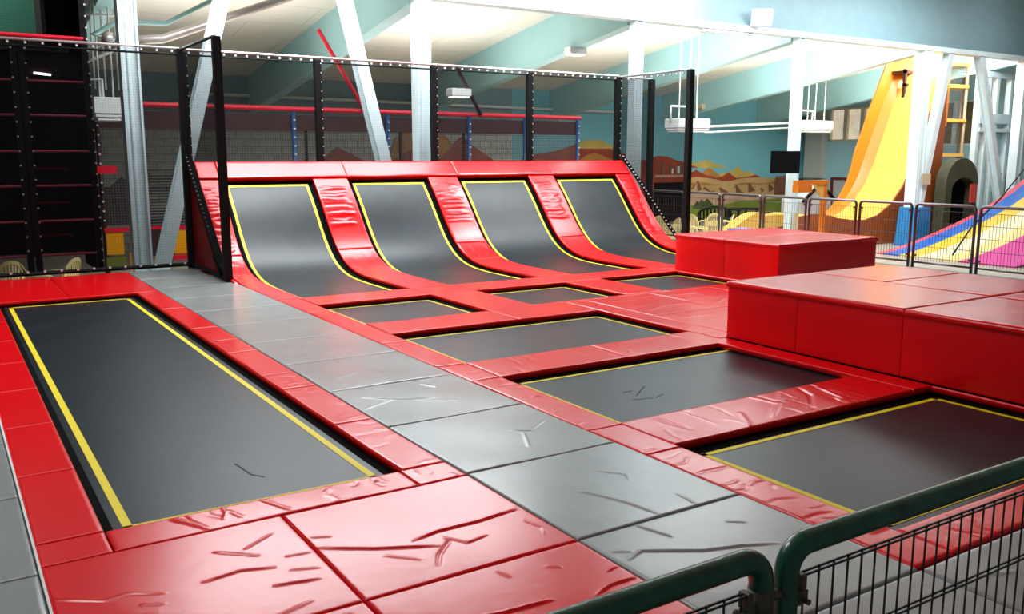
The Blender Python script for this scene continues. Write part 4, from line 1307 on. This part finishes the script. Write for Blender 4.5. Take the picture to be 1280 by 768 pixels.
# ------------------------------------------------------------------ yellow scaffold tower with nets
t = thing('scaffold_tower', 'tall narrow tower of yellow tubes and platforms with nets', 'play tower', (32.6, 20, FZ))
tx = [31.35, 32.55, 33.7]
for x, y in ((31.35, 20.0), (32.75, 19.8), (33.8, 20.6), (32.3, 21.2)):
    m = MB().tube([(x, y, FZ), (x, y, 5.6)], .055, 8)
    m.build('tower_post', mat('sandy_post_foam', (0.55, 0.40, 0.24), 0.5), t, smooth=True)
for i, z in enumerate((.75, 2.06, 3.33, 4.57, 5.35)):
    m = MB().prism([(31.3, 19.95), (32.75, 19.7), (33.85, 20.6), (32.3, 21.3)], lambda u, v, d: (u, v, d), z-.12, z)
    m.build('tower_platform', YSLIDE if z > 1.5 else BLKPAD, t)
net_sheet((31.35, 20.0), (32.75, 19.8), FZ, 5.6, t, NETG)
net_sheet((32.75, 19.8), (33.8, 20.6), FZ, 5.6, t, NETG)
MB().box(31.4, 32.6, 20.2, 20.25, FZ, .78).build('dark_lower_panel', OLIVE, t)

# olive hooded tunnel
t = thing('tunnel_hood', 'dark olive rounded tunnel hood behind the striped slide', 'tunnel', (30.0, 18.6, FZ))
arch = [(29.2, FZ)]
cx_, rr_, zc_ = 30.15, .95, 1.05
for i in range(15):
    q = math.pi*(1-i/14)
    arch.append((cx_+rr_*math.cos(q), zc_+.85*math.sin(q)))
arch.append((31.1, FZ))
inner = [(cx_+(u-cx_)*.72+.1, FZ if v == FZ else zc_+(v-zc_)*.5-.25) for u, v in arch]
m = MB()
for i in range(len(arch)-1):
    m.prism([arch[i], arch[i+1], inner[i+1], inner[i]], lambda u, v, d: (u, d, v), 18.1, 18.5)
m.build('hood', OLIVE, t)
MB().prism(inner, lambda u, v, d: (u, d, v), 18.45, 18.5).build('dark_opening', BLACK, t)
MB().box(30.6, 30.95, 18.02, 18.08, .35, 1.0).build('red_sign', mat('coral_sign', (0.75, 0.07, 0.05), 0.5), t)

# white window wall / cabin at far right
t = thing('white_cabin_front', 'white painted cabin front with narrow posts at the right edge', 'cabin', (34, 18.6, FZ))
m = MB()
for x in (32.2, 32.75, 33.3, 34.2, 34.9):
    m.box(x-.08, x+.08, 18.9, 19.1, FZ, 5.0)
m.build('post', WHITE, t)
MB().box(32.2, 35.0, 18.88, 19.12, 3.15, 3.5).box(32.2, 35.0, 18.85, 19.1, 2.85, 2.98).box(32.2, 35, 18.88, 19.12, 4.8, 5.0).build('lintel', WHITE, t)
MB().box(33.4, 35.0, 19.1, 19.15, FZ, 3.2).build('wall_board', mat('pale_blue_board', (0.60, 0.80, 0.86), 0.5), t)
MB().box(33.9, 35.0, 18.95, 19.05, .6, 1.35).build('dark_red_board', DRED, t)


# ------------------------------------------------------------------ cream plastic armchairs
def make_chair(label):
    t = thing('plastic_armchair', label, 'chair', (0, 0, 0), 'cream plastic armchairs behind the nets and fence')
    # seat
    m = MB().prism([(-.23, -.22), (.23, -.22), (.25, .22), (-.25, .22)], lambda u, v, d: (u, v, d+v*-.0), .40, .43)
    m.build('seat', CREAM, t)
    # curved back: arched shell of slats
    m = MB()
    N = 14
    for i in range(N):
        for (f0, f1) in ((i/N, (i+1)/N),):
            q0, q1 = math.pi*f0, math.pi*f1
            p0, p1 = (.27*math.cos(q0), .43+.45*math.sin(q0)**.6), (.27*math.cos(q1), .43+.45*math.sin(q1)**.6)
            i0, i1 = (.21*math.cos(q0), .43+.38*math.sin(q0)**.6), (.21*math.cos(q1), .43+.38*math.sin(q1)**.6)
            m.prism([p0, p1, i1, i0], lambda u, v, d: (u, d+.19+(v-.43)*.22-.22*abs(u)*abs(u)*4, v), 0, .03)
    for u in (-.15, -.09, -.03, .03, .09, .15):
        zt = .43+.40*math.sqrt(max(0, 1-(u/.24)**2))
        m.prism([(u-.018, .43), (u+.018, .43), (u+.018, zt), (u-.018, zt)], lambda a, v, d: (a, d+.19+(v-.43)*.22-.22*abs(a)*abs(a)*4, v), 0, .02)
    m.build('backrest', CREAM, t)
    for sx in (-1, 1):
        MB().tube([(sx*.27, .17, .62), (sx*.28, 0, .65), (sx*.27, -.19, .63), (sx*.25, -.22, .42)], .022, 6).build('armrest', CREAM, t, smooth=True)
        for sy_ in (-1, 1):
            MB().tube([(sx*.23, sy_*.2, .41), (sx*.26, sy_*.25, 0)], [.026, .018], 6).build('leg', CREAM, t, smooth=True)
    return t


proto = None
spots = [(21.33, 23.82, 150, 'cream plastic armchair seen through the right net, leftmost and farthest of three'),
         (20.6, 22.4, 250, 'cream plastic armchair seen through the right net, middle of three, side on'),
         (19.05, 20.46, 300, 'cream plastic armchair seen through the right net, nearest of three'),
         (22.9, 23.6, 100, 'cream plastic armchair right of the tall black post, farther of the side-on pair'),
         (20.49, 21.16, 70, 'cream plastic armchair right of the tall black post, nearer of the side-on pair'),
         (23.94, 23.76, 142, 'cream plastic armchair facing away, farther of the two in line'),
         (21.23, 21.12, 142, 'cream plastic armchair facing away, nearer of the two in line'),
         (23.5, 22.75, 230, 'cream plastic armchair leaning left beside the lavender block, farther one'),
         (21.45, 20.57, 215, 'cream plastic armchair leaning left beside the lavender block, nearer one'),
         (1.10, 20.42, 195, 'cream plastic armchair behind the foot of the dark tower, leftmost'),
         (1.60, 19.5, 90, 'cream plastic armchair behind the foot of the dark tower, middle'),
         (2.12, 20.3, 230, 'cream plastic armchair behind the foot of the dark tower, rightmost')]
for i, (x, y, a, l) in enumerate(spots):
    if proto is None:
        r = proto = make_chair(l)
    else:
        r = proto.copy()
        COL.objects.link(r)
        r['label'] = l
        for ch in list(proto.children):
            c = ch.copy()
            COL.objects.link(c)
            c.parent = r
    r.location = (x, y, FZ)
    r.rotation_euler = (0, 0, math.radians(a))
# black bench and table
t = thing('garden_bench', 'black bench with arched back behind the cream chairs', 'bench', (26.6, 26.0, FZ))
m = MB()
for i in range(12):
    q0, q1 = math.pi*i/12, math.pi*(i+1)/12
    m.prism([(26.5-.95*math.cos(q0), -.35+.32*math.sin(q0)), (26.5-.95*math.cos(q1), -.35+.32*math.sin(q1)), (26.5-.88*math.cos(q1), -.35+.20*math.sin(q1)), (26.5-.88*math.cos(q0), -.35+.20*math.sin(q0))], lambda u, v, d: (u, d, v), 26.2, 26.26)
for k in range(9):
    u = 25.7+k*.2
    m.box(u-.03, u+.03, 26.21, 26.25, -.55, -.35+.2*math.sqrt(max(0, 1-((u-26.5)/.9)**2)))
m.build('backrest', BLKPAD, t)
MB().box(25.55, 27.45, 25.75, 26.2, -.56, -.50).build('seat', BLKPAD, t)
for x in (25.6, 27.4):
    for y in (25.8, 26.2):
        MB().box(x-.04, x+.04, y-.04, y+.04, FZ, -.36 if y > 26 else -.5).build('leg', BLKPAD, t)
t = thing('garden_table', 'black slatted table right of the arched bench', 'table', (28.0, 26.2, FZ))
MB().box(27.5, 28.7, 25.9, 26.6, -.24, -.17).build('tabletop', BLKPAD, t)
for x in (27.57, 28.63):
    for y in (25.96, 26.54):
        MB().box(x-.04, x+.04, y-.04, y+.04, FZ, -.24).build('leg', BLKPAD, t)
MB().box(27.57, 28.63, 25.94, 25.98, -.62, -.56).build('stretcher', BLKPAD, t)
SCUFF = mat('scuffed_weave', (0.008, 0.011, 0.013), 0.6, spec=0.15)
# scuff marks on two beds
for tr, lst in ((bpy.data.objects['trampoline_bed.002'], [((4.96, 5.94), (5.07, 5.94)), ((5.0, 5.80), (5.26, 6.0)), ((4.88, 5.71), (5.07, 5.66)), ((5.1, 5.66), (5.23, 5.71))]),
                (bpy.data.objects['trampoline_bed'], [((1.56, 5.91), (1.59, 5.64)), ((1.59, 5.64), (1.65, 5.55))])):
    for (a, b) in lst:
        MB().bar((a[0], a[1], -.0645), (b[0], b[1], -.0645), .014, .0012).build('scuff_mark', SCUFF, tr)
